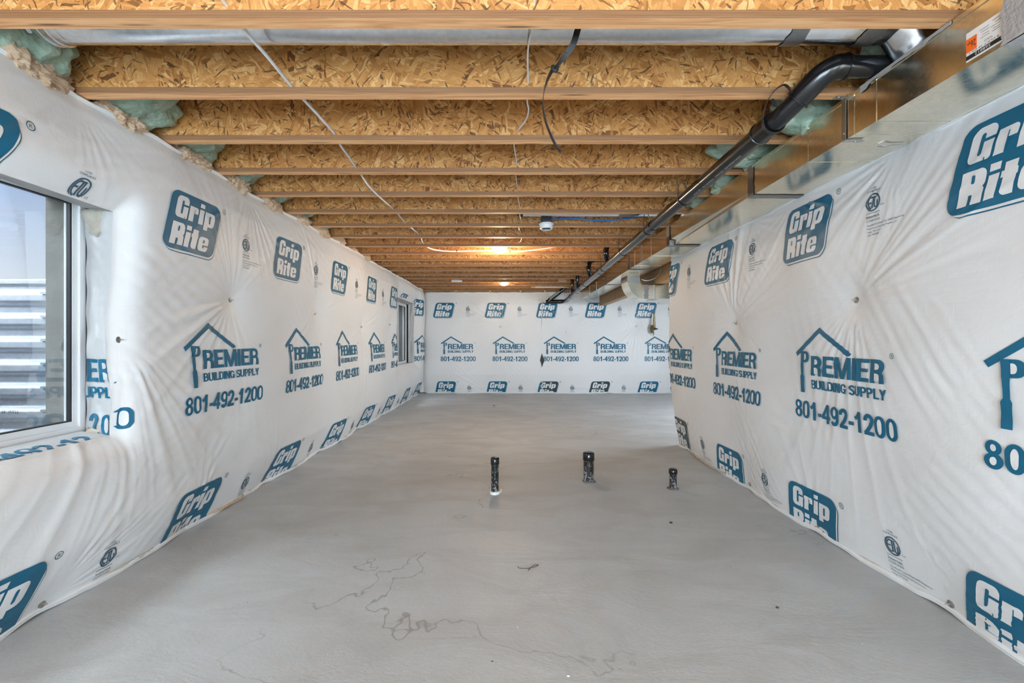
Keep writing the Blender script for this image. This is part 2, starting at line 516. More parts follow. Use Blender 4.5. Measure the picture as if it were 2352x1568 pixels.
class MB:
    def __init__(self):
        self.v, self.f, self.m, self.s = [], [], [], []

    def add(self, vs, fs, mat=0, smooth=False):
        o = len(self.v)
        self.v.extend([tuple(p) for p in vs])
        for q in fs:
            self.f.append(tuple(i + o for i in q))
            self.m.append(mat)
            self.s.append(smooth)
        return self

    def box(self, a, b, mat=0):
        x0, y0, z0 = a
        x1, y1, z1 = b
        vs = [(x0, y0, z0), (x1, y0, z0), (x1, y1, z0), (x0, y1, z0), (x0, y0, z1), (x1, y0, z1), (x1, y1, z1), (x0, y1, z1)]
        return self.add(vs, [(0, 3, 2, 1), (4, 5, 6, 7), (0, 1, 5, 4), (1, 2, 6, 5), (2, 3, 7, 6), (3, 0, 4, 7)], mat)

    def hexa(self, lo, hi, mat=0):
        """two quads (4 points each, same order) joined into a solid"""
        return self.add(list(lo) + list(hi), [(3, 2, 1, 0), (4, 5, 6, 7), (0, 1, 5, 4), (1, 2, 6, 5), (2, 3, 7, 6), (3, 0, 4, 7)], mat)

    def frames(self, path):
        path = [Vector(p) for p in path]
        n = len(path)
        tan = []
        for i in range(n):
            t = path[min(i + 1, n - 1)] - path[max(i - 1, 0)]
            tan.append(t.normalized())
        up = Vector((0, 0, 1)) if abs(tan[0].z) < 0.9 else Vector((1, 0, 0))
        u = (up - tan[0] * up.dot(tan[0])).normalized()
        fr = []
        for i in range(n):
            u = (u - tan[i] * u.dot(tan[i])).normalized()
            fr.append((path[i], tan[i], u, tan[i].cross(u)))
        return fr

    def tube(self, path, r, n=16, mat=0, caps=True, flat=1.0):
        fr = self.frames(path)
        vs, fs = [], []
        for i, (p, t, u, w) in enumerate(fr):
            rr = r[i] if isinstance(r, (list, tuple)) else r
            for k in range(n):
                a = 2 * PI * k / n
                vs.append(p + u * (math.cos(a) * rr) + w * (math.sin(a) * rr * flat))
        for i in range(len(fr) - 1):
            for k in range(n):
                k2 = (k + 1) % n
                fs.append((i * n + k, i * n + k2, (i + 1) * n + k2, (i + 1) * n + k))
        self.add(vs, fs, mat, True)
        if caps:
            m = len(fr) - 1
            self.add(vs[:n], [tuple(range(n - 1, -1, -1))], mat)
            self.add(vs[m * n:], [tuple(range(n))], mat)
        return self

    def ribbon(self, path, wdir, width, thick, mat=0):
        """flat strap; wdir = vector or list of vectors across the strap"""
        path = [Vector(p) for p in path]
        fr = self.frames(path)
        vs, fs = [], []
        for i, (p, t, u, w) in enumerate(fr):
            d = Vector(wdir[i] if isinstance(wdir, list) else wdir)
            d = (d - t * d.dot(t)).normalized()
            nn = t.cross(d)
            hw = (width[i] if isinstance(width, list) else width) / 2
            for sx, sy in ((-1, -1), (1, -1), (1, 1), (-1, 1)):
                vs.append(p + d * (hw * sx) + nn * (thick / 2 * sy))
        for i in range(len(fr) - 1):
            for k in range(4):
                k2 = (k + 1) % 4
                fs.append((i * 4 + k, i * 4 + k2, i * 4 + 4 + k2, i * 4 + 4 + k))
        m = (len(fr) - 1) * 4
        fs += [(3, 2, 1, 0), (m, m + 1, m + 2, m + 3)]
        return self.add(vs, fs, mat)

    def lathe(self, prof, c, axis=(0, 0, 1), n=28, mat=0, smooth=True):
        ax = Vector(axis).normalized()
        u = ax.orthogonal().normalized()
        w = ax.cross(u)
        c = Vector(c)
        vs, fs = [], []
        for r, z in prof:
            for k in range(n):
                a = 2 * PI * k / n
                vs.append(c + ax * z + u * (math.cos(a) * r) + w * (math.sin(a) * r))
        for i in range(len(prof) - 1):
            for k in range(n):
                k2 = (k + 1) % n
                fs.append((i * n + k, i * n + k2, (i + 1) * n + k2, (i + 1) * n + k))
        fs.append(tuple(range(n - 1, -1, -1)))
        m = (len(prof) - 1) * n
        fs.append(tuple(range(m, m + n)))
        return self.add(vs, fs, mat, smooth)

    def build(self, name, mats, parent=None, loc=(0, 0, 0), sharp=40):
        if not isinstance(mats, (list, tuple)):
            mats = [mats]
        base = Vector(WLOC[parent.name]) if parent else Vector(loc)
        me = bpy.data.meshes.new(name)
        me.from_pydata([tuple(Vector(p) - base) for p in self.v], [], self.f)
        for mt in mats:
            me.materials.append(mt)
        me.polygons.foreach_set('material_index', self.m)
        me.polygons.foreach_set('use_smooth', self.s)
        me.update()
        if any(self.s) and sharp:
            try:
                me.set_sharp_from_angle(angle=math.radians(sharp))
            except Exception:
                pass
        o = bpy.data.objects.new(name, me)
        C.objects.link(o)
        if parent:
            o.parent = parent
        else:
            o.location = base
        WLOC[o.name] = tuple(base)
        return o


def np_mesh(name, verts, faces, mats, midx, parent=None, smooth=True, loc=(0, 0, 0)):
    base = np.array(WLOC[parent.name] if parent else loc)
    me = bpy.data.meshes.new(name)
    me.from_pydata((verts - base).tolist(), [], faces)
    for mt in mats:
        me.materials.append(mt)
    me.polygons.foreach_set('material_index', midx)
    me.polygons.foreach_set('use_smooth', [smooth] * len(faces))
    me.update()
    o = bpy.data.objects.new(name, me)
    C.objects.link(o)
    if parent:
        o.parent = parent
    else:
        o.location = loc
    WLOC[o.name] = tuple(base)
    return o


def tag(o, label=None, cat=None, group=None, kind=None):
    if label:
        o['label'] = label
    if cat:
        o['category'] = cat
    if group:
        o['group'] = group
    if kind:
        o['kind'] = kind
    return o


def empty(name, loc, label, cat, group=None, kind=None):
    o = bpy.data.objects.new(name, None)
    o.location = loc
    o.empty_display_size = 0.1
    C.objects.link(o)
    WLOC[o.name] = tuple(loc)
    return tag(o, label, cat, group, kind)


def spline(pts, n=8):
    """Catmull-Rom through the points"""
    P = [Vector(p) for p in pts]
    P = [P[0] * 2 - P[1]] + P + [P[-1] * 2 - P[-2]]
    out = []
    for i in range(1, len(P) - 2):
        for k in range(n):
            t = k / n
            a, b, c, d = P[i - 1], P[i], P[i + 1], P[i + 2]
            out.append(0.5 * ((2 * b) + (c - a) * t + (2 * a - 5 * b + 4 * c - d) * t * t + (3 * b - a - 3 * c + d) * t ** 3))
    out.append(P[-2])
    return out


rng = random.Random(7)
JB = HC + 1.129      # underside of the joists
SUB = JB + 0.302     # underside of the subfloor
J0, JS, JN = 1.595, 0.4877, 19
FW, FT = 0.0605, 0.027


def jd(i):
    return J0 + JS * i


# ------------------------------------------------------------------ the setting
def structure(name, mb, mats, label, cat):
    return tag(mb.build(name, mats), label, cat, kind='structure')


fl = MB()
fl.box((-2.5, -3.7, -0.12), (5.3, 10.95, 0.0))
structure('floor', fl, M_FLOOR, 'gray troweled concrete basement slab', 'floor')

m = MB()
m.box((-2.5, -3.7, SUB), (5.3, 10.95, SUB + 0.02))
structure('ceiling', m, M_OSB, 'strand board subfloor lying on top of the joists', 'ceiling')

W1 = (0.90, 2.387, HC - 0.478, HC + 0.76)     # first window opening: depth range, height range
W2 = (8.45, 9.75, HC - 0.50, HC + 0.76)
XO, XI = -2.44, -2.26
WT = JB - 0.04
m = MB()
for a, b in ((-3.7, W1[0]), (W1[1], W2[0]), (W2[1], 10.95)):
    m.box((XO, a, 0), (XI, b, WT))
for w in (W1, W2):
    m.box((XO, w[0], 0), (XI, w[1], w[2]))
    m.box((XO, w[0], w[3]), (XI, w[1], WT))
structure('wall_left', m, M_CONCRETE, 'concrete foundation wall behind the left insulation with two window openings', 'wall')
m = MB()
m.box((XI, 10.70, 0), (5.05, 10.95, WT))
structure('wall_far', m, M_CONCRETE, 'concrete foundation wall behind the far insulation', 'wall')
m = MB()
m.box((2.06, -3.45, 0), (2.3, 5.30, WT))
structure('wall_right', m, M_CONCRETE, 'concrete wall behind the right insulation ending at an outside corner', 'wall')
m = MB()
m.box((5.05, 5.30, 0), (5.3, 5.6, WT))
m.box((5.05, 7.6, 0), (5.3, 10.95, WT))
m.box((5.05, 5.6, 0), (5.3, 7.6, 0.65))
m.box((5.05, 5.6, 2.05), (5.3, 7.6, WT))  # closes over the opening left for the assumed side window
m.box((2.3, 5.05, 0), (5.3, 5.30, WT))
structure('wall_side', m, M_CONCRETE, 'concrete wall around the corner with an opening for the assumed window', 'wall')
m = MB()
m.box((XI, -3.7, 0), (-2.0, -3.45, WT))
m.box((1.6, -3.7, 0), (2.06, -3.45, WT))
m.box((-2.0, -3.7, 2.3), (1.6, -3.45, WT))
structure('wall_rear', m, M_CONCRETE, 'concrete wall behind the camera with a door opening added for the fill light', 'wall')
# sill and rim boards that close the joist bays
m = MB()
m.box((XO, -3.7, WT), (XI, 10.95, JB))
m.box((XO, -3.7, JB), (XI, 10.95, SUB))
structure('trim_1', m, M_LUMBER, 'rim board and sill plate along the left wall', 'trim')
m = MB()
m.box((XI, 10.70, WT), (5.05, 10.95, SUB))
structure('trim_2', m, M_LUMBER, 'rim board and sill plate along the far wall', 'trim')
m = MB()
m.box((XI, -3.7, WT), (5.05, -3.45, SUB))
structure('trim_3', m, M_LUMBER, 'rim board and sill plate behind the camera', 'trim')
m = MB()
m.box((5.05, -3.7, WT), (5.3, 10.95, SUB))
m.box((2.06, -3.45, WT), (2.3, 5.30, JB))
structure('trim_4', m, M_LUMBER, 'rim board and sill plate over the right wall', 'trim')


# ------------------------------------------------------------------ windows
def window(name, w, label, xf=-2.23, t=0.030, s=0.030):
    a, b, z0, z1 = w
    xb = xf - 0.085
    m = MB()
    for p, q in (((xb, a, z0), (xf, a + t, z1)), ((xb, b - t, z0), (xf, b, z1)), ((xb, a + t, z0), (xf, b - t, z0 + t)), ((xb, a + t, z1 - t), (xf, b - t, z1))):
        m.box(p, q)
    root = tag(m.build(name, M_VINYL, loc=(xf, (a + b) / 2, z0)), label, 'window', kind='structure')
    WLOC[root.name] = (xf, (a + b) / 2, z0)
    mid = (a + b) / 2
    for i, (p0, p1, dx) in enumerate(((a + t, mid + 0.02, 0.040), (mid - 0.02, b - t, 0.012))):
        m = MB()
        x1, x0 = xf - dx, xf - dx - 0.026
        z2, z3 = z0 + t, z1 - t
        for p, q in (((x0, p0, z2), (x1, p0 + s, z3)), ((x0, p1 - s, z2), (x1, p1, z3)), ((x0, p0 + s, z2), (x1, p1 - s, z2 + s)), ((x0, p0 + s, z3 - s), (x1, p1 - s, z3))):
            m.box(p, q)
        sash = m.build('sash', M_VINYL, root)
        g = MB()
        gt = 0.010
        for p, q in (((x0 + .004, p0 + s, z2 + s), (x1 - .003, p0 + s + gt, z3 - s)), ((x0 + .004, p1 - s - gt, z2 + s), (x1 - .003, p1 - s, z3 - s)),
                     ((x0 + .004, p0 + s + gt, z2 + s), (x1 - .003, p1 - s - gt, z2 + s + gt * .6)), ((x0 + .004, p0 + s + gt, z3 - s - gt * .6), (x1 - .003, p1 - s - gt, z3 - s))):
            g.box(p, q)
        g.build('gasket', M_GASKET, sash)
        g = MB()
        g.box((x0 + 0.010, p0 + s, z2 + s), (x0 + 0.016, p1 - s, z3 - s))
        g.build('pane', M_GLASS, sash)
    return root


window('window_1', W1, 'white vinyl window near the camera looking into a corrugated steel well')
window('window_2', W2, 'narrow-looking white vinyl window near the far left corner')


# assumed side window out of view, and an unseen door added around the rear fill light
def plain_window(name, axis, p, q, label):
    m = MB()
    t = 0.05
    if axis == 'x':   # frame lies in the y-z plane at x = p[0]
        x0, x1 = p[0], q[0]
        y0, z0, y1, z1 = p[1], p[2], q[1], q[2]
        m.box((x0, y0, z0), (x1, y0 + t, z1)).box((x0, y1 - t, z0), (x1, y1, z1)).box((x0, y0 + t, z0), (x1, y1 - t, z0 + t)).box((x0, y0 + t, z1 - t), (x1, y1 - t, z1))
        m.box((x0, (y0 + y1) / 2 - t / 2, z0 + t), (x1, (y0 + y1) / 2 + t / 2, z1 - t))
        g = MB().box(((x0 + x1) / 2, y0 + t, z0 + t), ((x0 + x1) / 2 + .006, y1 - t, z1 - t))
    else:
        y0, y1 = p[1], q[1]
        x0, z0, x1, z1 = p[0], p[2], q[0], q[2]
        m.box((x0, y0, z0), (x0 + t, y1, z1)).box((x1 - t, y0, z0), (x1, y1, z1)).box((x0 + t, y0, z0), (x1 - t, y1, z0 + t)).box((x0 + t, y0, z1 - t), (x1 - t, y1, z1))
        m.box(((x0 + x1) / 2 - t / 2, y0, z0 + t), ((x0 + x1) / 2 + t / 2, y1, z1 - t))
        g = MB().box((x0 + t, (y0 + y1) / 2, z0 + t), (x1 - t, (y0 + y1) / 2 + .006, z1 - t))
    root = tag(m.build(name, M_VINYL), label, name.split('_')[0], kind='structure')
    g.build('pane', M_GLASS, root)


plain_window('window_assumed_3', 'x', (5.1, 5.6, 0.65), (5.18, 7.6, 2.05), 'assumed white vinyl window around the corner, out of view')  # assumed, unseen; stands behind the added side lamp
plain_window('door_added_1', 'y', (-2.0, -3.62, 0.0), (1.6, -3.54, 2.3), 'added sliding glass door framing the fill light behind the camera')

# corrugated window wells outside
def window_well(w, label, txt=False):
    a, b, z0, z1 = w
    top = HC + 0.335
    loc = (-2.44, (a + b) / 2, z0 - 0.35)
    root = empty('window_well', loc, label, 'window well', kind=None)
    ym = b + 0.19
    n = 150
    zs = np.linspace(z0 - 0.35, top, n)
    wv = 0.5 + 0.5 * np.sin((top - 0.055 - zs) * 2 * PI / 0.131 - 0.6)
    wv = np.clip((wv - 0.22) / 0.56, 0, 1)
    wv = wv * wv * (3 - 2 * wv)
    wv[zs > top - 0.03] = 0.35
    m = MB()
    path = [(-2.445, ym), (-3.15, ym), (-3.42, ym - 0.09), (-3.55, ym - 0.32), (-3.58, (a + b) / 2)]
    path += [(-3.55, a + 0.13), (-3.42, a - 0.10), (-3.15, a - 0.19), (-2.445, a - 0.19)]
    vs, fs = [], []
    for i, (x, y) in enumerate(path):
        p0, p1 = path[max(i - 1, 0)], path[min(i + 1, len(path) - 1)]
        tx, ty = p1[0] - p0[0], p1[1] - p0[1]
        L = math.hypot(tx, ty)
        nx, ny = -ty / L, tx / L
        for k in range(n):
            o = 0.034 * wv[k]
            vs.append((x + nx * o, y + ny * o, zs[k]))
    for i in range(len(path) - 1):
        for k in range(n - 1):
            fs.append((i * n + k, (i + 1) * n + k, (i + 1) * n + k + 1, i * n + k + 1))
    m.add(vs, fs, 0, True)
    m.build('corrugated_wall', M_WELL, root, sharp=0)
    r = MB()
    r.tube([(x, y, top) for x, y in path], 0.012, 8)
    r.build('rim', M_STRAP, root)
    g = MB()
    g.box((-4.2, a - 0.6, z0 - 0.45), (-2.445, b + 0.6, z0 - 0.36))
    g.build('gravel_base', M_CONCRETE, root)
    for k in range(8):
        z = top - 0.075 - 0.131 * k
        s = MB()
        s.box((-2.62, ym - 0.044, z - 0.006), (-2.545, ym - 0.026, z + 0.006))
        s.build('slot_tab', M_WELL, root)
    return root


well1 = window_well(W1, 'corrugated galvanized steel window well outside the near left window')
window_well(W2, 'corrugated steel window well outside the far left window')
m = MB()
m.box((-9, -6, HC + 0.10), (-3.75, 14, HC + 0.22))
structure('ground', m, M_CONCRETE, 'graded soil outside around the window wells', 'ground')

# ------------------------------------------------------------------ joists
J_LABEL = {
    0: 'pale wooden I-joist nearest the camera, in front of the round duct',
    1: 'second I-joist from the camera, directly behind the shiny round duct',
    2: 'third I-joist from the camera, crossed by the end of the hanging black strap',
    3: 'fourth I-joist from the camera, between the strap tip and the trunk duct joint',
    4: 'fifth I-joist from the camera along the ceiling',
    5: 'sixth I-joist from the camera, just in front of the thin strip of hidden round duct',
    6: 'seventh I-joist from the camera, the one carrying the smoke alarm box',
    7: 'eighth I-joist from the camera, next behind the smoke alarm',
    8: 'ninth I-joist from the camera, just in front of the nearer ceiling light',
    9: 'tenth I-joist from the camera, just behind the nearer ceiling light',
    10: 'eleventh I-joist from the camera, second behind the nearer ceiling light',
    11: 'twelfth I-joist from the camera, third behind the nearer ceiling light',
    12: 'thirteenth I-joist from the camera, midway between the two ceiling lights',
    13: 'fourteenth I-joist from the camera, third in front of the farther ceiling light',
    14: 'fifteenth I-joist from the camera, second in front of the farther ceiling light',
    15: 'sixteenth I-joist from the camera, with the white paper tag, in front of the farther light',
    16: 'seventeenth I-joist from the camera, just behind the farther ceiling light',
    17: 'eighteenth I-joist from the camera, with the white and yellow label strip',
    18: 'last I-joist, resting over the far insulated wall',
}


def make_joist(i):
    root = empty('floor_joist', (0, jd(i), JB), J_LABEL[i], 'joist', 'floor joists across the ceiling')
    y0 = jd(i)
    X0, X1 = -2.25, 5.04
    m = MB()
    b = 0.0025
    pr = [(y0, JB + b), (y0 + b, JB), (y0 + FW - b, JB), (y0 + FW, JB + b), (y0 + FW, JB + FT), (y0, JB + FT)]
    m.add([(X0, y, z) for y, z in pr] + [(X1, y, z) for y, z in pr], [tuple(range(6)), tuple(range(11, 5, -1))] + [(k, k + 6, (k + 1) % 6 + 6, (k + 1) % 6) for k in range(6)])
    m.build('bottom_flange', M_FLANGE, root)
    m = MB()
    m.box((X0, y0 + FW / 2 - 0.005, JB + FT), (X1, y0 + FW / 2 + 0.005, SUB - FT))
    m.build('web', M_OSB, root)
    m = MB()
    m.box((X0, y0, SUB - FT), (X1, y0 + FW, SUB - 0.0005))
    m.build('top_flange', M_FLANGE, root)
    return root


J = [make_joist(0)]
for i in range(1, JN):
    r = J[0].copy()
    C.objects.link(r)
    r.location = (0, jd(i), JB)
    r['label'] = J_LABEL[i]
    WLOC[r.name] = (0, jd(i), JB)
    for ch in J[0].children:
        c = ch.copy()
        C.objects.link(c)
        c.parent = r
    J.append(r)

# beam under the joists on the right
m = MB()
m.box((2.02, 5.6, HC + 0.775), (2.155, 10.35, JB))
tag(m.build('support_beam', M_BEAM, loc=(2.02, 5.6, HC + 0.775)), 'brown engineered wood beam under the joists beside the trunk duct', 'beam')


# ------------------------------------------------------------------ insulation blankets with printed facing
def interp(h, table):
    xs = [p[0] for p in table]
    ys = [p[1] for p in table]
    return np.interp(h, xs, ys)


def smooth01(x, a, b):
    t = np.clip((x - a) / (b - a), 0, 1)
    return t * t * (3 - 2 * t)


class Pin:
    def __init__(self, a, h, seed, depth=0.06, amp=1.0, reach=0.55, wide=0.16):
        self.a, self.h, self.depth, self.amp, self.reach, self.wide = a, h, depth, amp, reach, wide
        r = random.Random(seed)
        self.terms = [(r.randint(18, 40), r.uniform(0, 2 * PI), r.uniform(0.5, 1.0)) for _ in range(4)]
        self.env = [(r.randint(1, 4), r.uniform(0, 2 * PI)) for _ in range(3)]

    def off(self, a, h):
        da, dh = a - self.a, h - self.h
        r = np.sqrt(da * da + dh * dh) + 1e-6
        th = np.arctan2(dh, da)
        rs = np.sqrt(r * r + 0.0012)
        pull = -self.depth * (0.62 * np.exp(-rs / self.wide) + 0.38 * np.exp(-rs / 0.4))
        ev = 1.0
        for n, p in self.env:
            ev = ev * (0.58 + 0.42 * np.sin(n * th + p))
        w = 0
        for n, p, c in self.terms:
            q = 1 - np.abs(np.sin(0.5 * n * th + p))
            w = w + c * (q ** 2 - 0.33)
        g = smooth01(r, 0.05, 0.22) * np.exp(-r / self.reach)
        return pull + 0.0105 * self.amp * w * ev * g * 1.5


def creases(a, h, seed):
    """faint diagonal tension lines in patches"""
    r = random.Random(seed)
    out = np.zeros_like(a)
    for k in range(7):
        ang = r.uniform(-1.3, 1.3)
        u = a * math.cos(ang) + h * math.sin(ang)
        v = -a * math.sin(ang) + h * math.cos(ang)
        f = r.uniform(55, 110)
        msk = smooth01(np.sin(u * r.uniform(1.5, 3) + r.uniform(0, 6)) * np.sin(v * r.uniform(2, 4.5) + r.uniform(0, 6)), 0.45, 0.95)
        out += msk * 0.0008 * np.sin(v * f + 1.5 * np.sin(u * 3 + k))
    return out


def billow(a, h, seed, k=0.012):
    r = random.Random(seed)
    p = [r.uniform(0, 6) for _ in range(6)]
    return k * (np.sin(a * 2.1 + p[0]) * np.cos(h * 1.9 + p[1]) + 0.6 * np.sin(a * 4.3 + h * 2.5 + p[2]) + 0.35 * np.sin(a * 7.7 - h * 5.1 + p[3]) * np.cos(h * 6 + p[4]))


class Sheet:
    """printed sheet; a = run of the text, h = height above the camera level"""
    table = []
    pins = []
    seed = 1
    lo, hi = -1.20, 1.10

    def rise(self, a, h):
        o = interp(h, self.table) + billow(a, h, self.seed) + creases(a, h, self.seed + 5)
        for p in self.pins:
            o = o + p.off(a, h)
        return o

    def warp(self, a, h):
        """the print creeps sideways where the sheet is gathered"""
        e_ = 0.006
        k = 0.16
        ga = (self.rise(a + e_, h) - self.rise(a - e_, h)) / (2 * e_)
        gh = (self.rise(a, h + e_) - self.rise(a, h - e_)) / (2 * e_)
        return a + k * 0.05 * np.clip(ga, -1, 1), h + k * 0.05 * np.clip(gh, -1, 1)

    def xyz(self, a, h, off=0.0):
        raise NotImplementedError


HOLE1 = (0.95, 2.325, -0.487, 0.655)
HOLE2 = (8.12, 9.80, -0.487, W2[3] - HC + 0.02)


class LeftSheet(Sheet):
    seed = 11
    table = [(-1.24, 0.11), (-1.12, 0.16), (-0.95, 0.215), (-0.7, 0.245), (-0.3, 0.265), (0.1, 0.255), (0.5, 0.275), (0.9, 0.275), (1.05, 0.255), (1.13, 0.225)]
    lo, hi = -1.222, 1.118

    def __init__(self):
        P = []
        for i, s in enumerate((0.9, 2.05, 2.93, 3.9, 5.05, 6.25, 7.4, 8.6, 9.8)):
            P.append(Pin(s, -1.19, 100 + i, 0.045, 0.7, 0.28))
        for i, (s, h, d) in enumerate(((2.37, 0.0, 0.035), (3.235, 0.282, 0.075), (4.63, 0.266, 0.075), (6.08, 0.17, 0.07), (7.45, 0.25, 0.06), (0.4, 0.2, 0.07))):
            P.append(Pin(s, h, 130 + i, d, 0.6 if i == 0 else 1.1, 0.75))
        for i, s in enumerate((2.05, 2.75, 3.4, 4.15, 4.9, 5.6, 6.3, 7.0, 7.8, 8.6, 9.5)):
            P.append(Pin(s, 1.11, 160 + i, 0.02, 0.9, 0.3, 0.1))
        self.pins = P

    def rise(self, a, h):
        o = Sheet.rise(self, a, h)
        for (a0, a1, h0, h1), dip, rad in ((HOLE1, 0.085, 0.07), (HOLE2, 0.15, 0.15)):
            ds = np.maximum(np.maximum(a0 - a, a - a1), 0)
            dz = np.maximum(np.maximum(h0 - h, h - h1), 0)
            d = np.sqrt(ds * ds + dz * dz)
            o = o - dip * np.exp(-(d / rad) ** 1.6)
        o = o - 0.13 * np.exp(-np.maximum(10.50 - a, 0) / 0.10)
        return o

    def xyz(self, a, h, off=0.0):
        return np.stack([-2.20 + self.rise(a, h) + off, a, HC + h], -1)


class RightSheet(Sheet):
    """text runs towards the camera: a = -depth; the sheet turns the outside corner at depth 5.39"""
    seed = 23
    table = [(-1.24, 0.105), (-1.12, 0.13), (-0.95, 0.155), (-0.6, 0.19), (-0.2, 0.205), (0.3, 0.21), (0.7, 0.205), (0.93, 0.185)]
    lo, hi = -1.222, 0.935
    AC = -5.30

    def __init__(self):
        P = []
        for i, s in enumerate((0.7, 2.05, 2.9, 3.75, 5.1)):
            P.append(Pin(-s, -1.19, 200 + i, 0.03, 0.65, 0.28))
        for i, (s, h, d) in enumerate(((2.49, 0.217, 0.06), (3.85, 0.144, 0.06), (5.25, 0.25, 0.02), (0.9, 0.25, 0.05))):
            P.append(Pin(-s, h, 230 + i, d, 0.8 if i == 0 else 1.1, 0.65))
        for i, s in enumerate((2.2, 3.0, 3.6, 4.3, 5.0)):
            P.append(Pin(-s, 0.93, 260 + i, 0.015, 0.8, 0.25, 0.1))
        self.pins = P

    def rise(self, a, h):
        return Sheet.rise(self, a, h) * 1.0

    def xyz(self, a, h, off=0.0):
        R = 0.07
        r = self.rise(np.maximum(a, self.AC), h)
        r = np.where(a < self.AC, r, r)
        x0 = 2.06 - r
        ang = np.clip((self.AC - a) / R, 0, PI / 2)
        past = np.maximum((self.AC - a) - R * PI / 2, 0)
        cx = x0 + R
        x = np.where(a >= self.AC, x0 - off, cx - np.cos(ang) * (R + off) + past)
        y = np.where(a >= self.AC, -a, -self.AC + np.sin(ang) * (R + off))
        return np.stack([x, y, HC + h + 0 * a], -1)


class FarSheet(Sheet):
    table = [(-1.24, 0.10), (-1.1, 0.13), (-0.8, 0.16), (0.0, 0.165), (0.8, 0.165), (1.1, 0.13)]
    lo, hi = -1.225, 1.085

    def __init__(self, seed, pins, bump=0.0):
        self.seed = seed
        self.pins = pins
        self.bump = bump

    def rise(self, a, h):
        o = Sheet.rise(self, a, h) + self.bump
        o = o - 0.08 * np.exp(-np.maximum(a + 2.02, 0) / 0.09)
        return o

    def xyz(self, a, h, off=0.0):
        return np.stack([a, 10.62 - self.rise(a, h) - off, HC + h + 0 * a], -1)


# --- print primitives: each returns nothing, collects points (a, h, layer, mat) and faces
class Print:
    def __init__(self, step=0.012):
        self.p, self.f, self.m = [], [], []
        self.step = step
        self.T = lambda x, y: (x, y)
        self.layer = 0
        self.k = 1.0
        self.last = None
        self.auto = False

    def _emit(self, rows, mat):
        """rows of equal length -> quads"""
        o = len(self.p)
        n = len(rows[0])
        if self.auto:
            if self.last is not None and self.last != mat:
                self.layer += 1
            self.last = mat
        for r in rows:
            for x, y in r:
                a, h = self.T(x, y)
                self.p.append((a, h, self.layer))
        for i in range(len(rows) - 1):
            for k in range(n - 1):
                self.f.append((o + i * n + k, o + i * n + k + 1, o + (i + 1) * n + k + 1, o + (i + 1) * n + k))
                self.m.append(mat)

    def rect(self, x0, y0, x1, y1, r=0, mat=1):
        """r: radius, or (rx, ry), or 4 of them in the order bl br tr tl"""
        if not isinstance(r, list):
            r = [r] * 4
        r = [(q, q) if not isinstance(q, tuple) else q for q in r]
        ys = {y0, y1}
        for (rx, ry), bot in ((r[0], 1), (r[1], 1), (r[2], 0), (r[3], 0)):
            if ry > 0:
                for k in range(0, 8):
                    t = ry * (1 - math.cos(k / 7 * PI / 2))
                    ys.add(round(y0 + t, 6) if bot else round(y1 - t, 6))
        ys = sorted(y for y in ys if y0 - 1e-9 <= y <= y1 + 1e-9)
        dense = [ys[0]]
        st = self.step / self.k
        for y in ys[1:]:
            n = max(1, math.ceil((y - dense[-1]) / st))
            b = dense[-1]
            for k in range(1, n + 1):
                dense.append(b + (y - b) * k / n)
        nc = max(1, math.ceil((x1 - x0) / st))

        def inset(rr, d):
            rx, ry = rr
            if ry <= 0 or d >= ry:
                return 0.0
            q = (ry - d) / ry
            return rx * (1 - math.sqrt(max(0.0, 1 - q * q)))
        rows = []
        for y in dense:
            l = x0 + max(inset(r[0], y - y0), inset(r[3], y1 - y))
            q = x1 - max(inset(r[1], y - y0), inset(r[2], y1 - y))
            rows.append([(l + (q - l) * k / nc, y) for k in range(nc + 1)])
        self._emit(rows, mat)

    def quad(self, a, b, c, d, mat=1):
        st = self.step / self.k
        n1 = max(1, math.ceil(max(math.dist(a, d), math.dist(b, c)) / st))
        n2 = max(1, math.ceil(max(math.dist(a, b), math.dist(c, d)) / st))
        rows = []
        for i in range(n1 + 1):
            t = i / n1
            p = (a[0] + (d[0] - a[0]) * t, a[1] + (d[1] - a[1]) * t)
            q = (b[0] + (c[0] - b[0]) * t, b[1] + (c[1] - b[1]) * t)
            rows.append([(p[0] + (q[0] - p[0]) * k / n2, p[1] + (q[1] - p[1]) * k / n2) for k in range(n2 + 1)])
        self._emit(rows, mat)

    def stroke(self, pts, w, mat=1):
        st = self.step / self.k
        P = [pts[0]]
        for q in pts[1:]:
            n = max(1, math.ceil(math.dist(P[-1], q) / st))
            b = P[-1]
            for k in range(1, n + 1):
                P.append((b[0] + (q[0] - b[0]) * k / n, b[1] + (q[1] - b[1]) * k / n))
        rows = []
        for i, p in enumerate(P):
            def nrm(u, v):
                dx, dy = v[0] - u[0], v[1] - u[1]
                L = math.hypot(dx, dy) or 1
                return (-dy / L, dx / L)
            n1 = nrm(P[i - 1], p) if i else nrm(p, P[1])
            n2 = nrm(p, P[i + 1]) if i < len(P) - 1 else n1
            mx, my = n1[0] + n2[0], n1[1] + n2[1]
            L = math.hypot(mx, my) or 1
            mx, my = mx / L, my / L
            sc = min(2.5, 1 / max(0.3, mx * n1[0] + my * n1[1]))
            rows.append([(p[0] + mx * w / 2 * sc * s, p[1] + my * w / 2 * sc * s) for s in (-1, 0, 1)])
        self._emit(rows, mat)


def arc(cx, cy, rx, ry, a0, a1, n=14):
    return [(cx + rx * math.cos(math.radians(a0 + (a1 - a0) * i / n)), cy + ry * math.sin(math.radians(a0 + (a1 - a0) * i / n))) for i in range(n + 1)]


INK, WHITE, DARK, SMALL = 1, 0, 2, 3


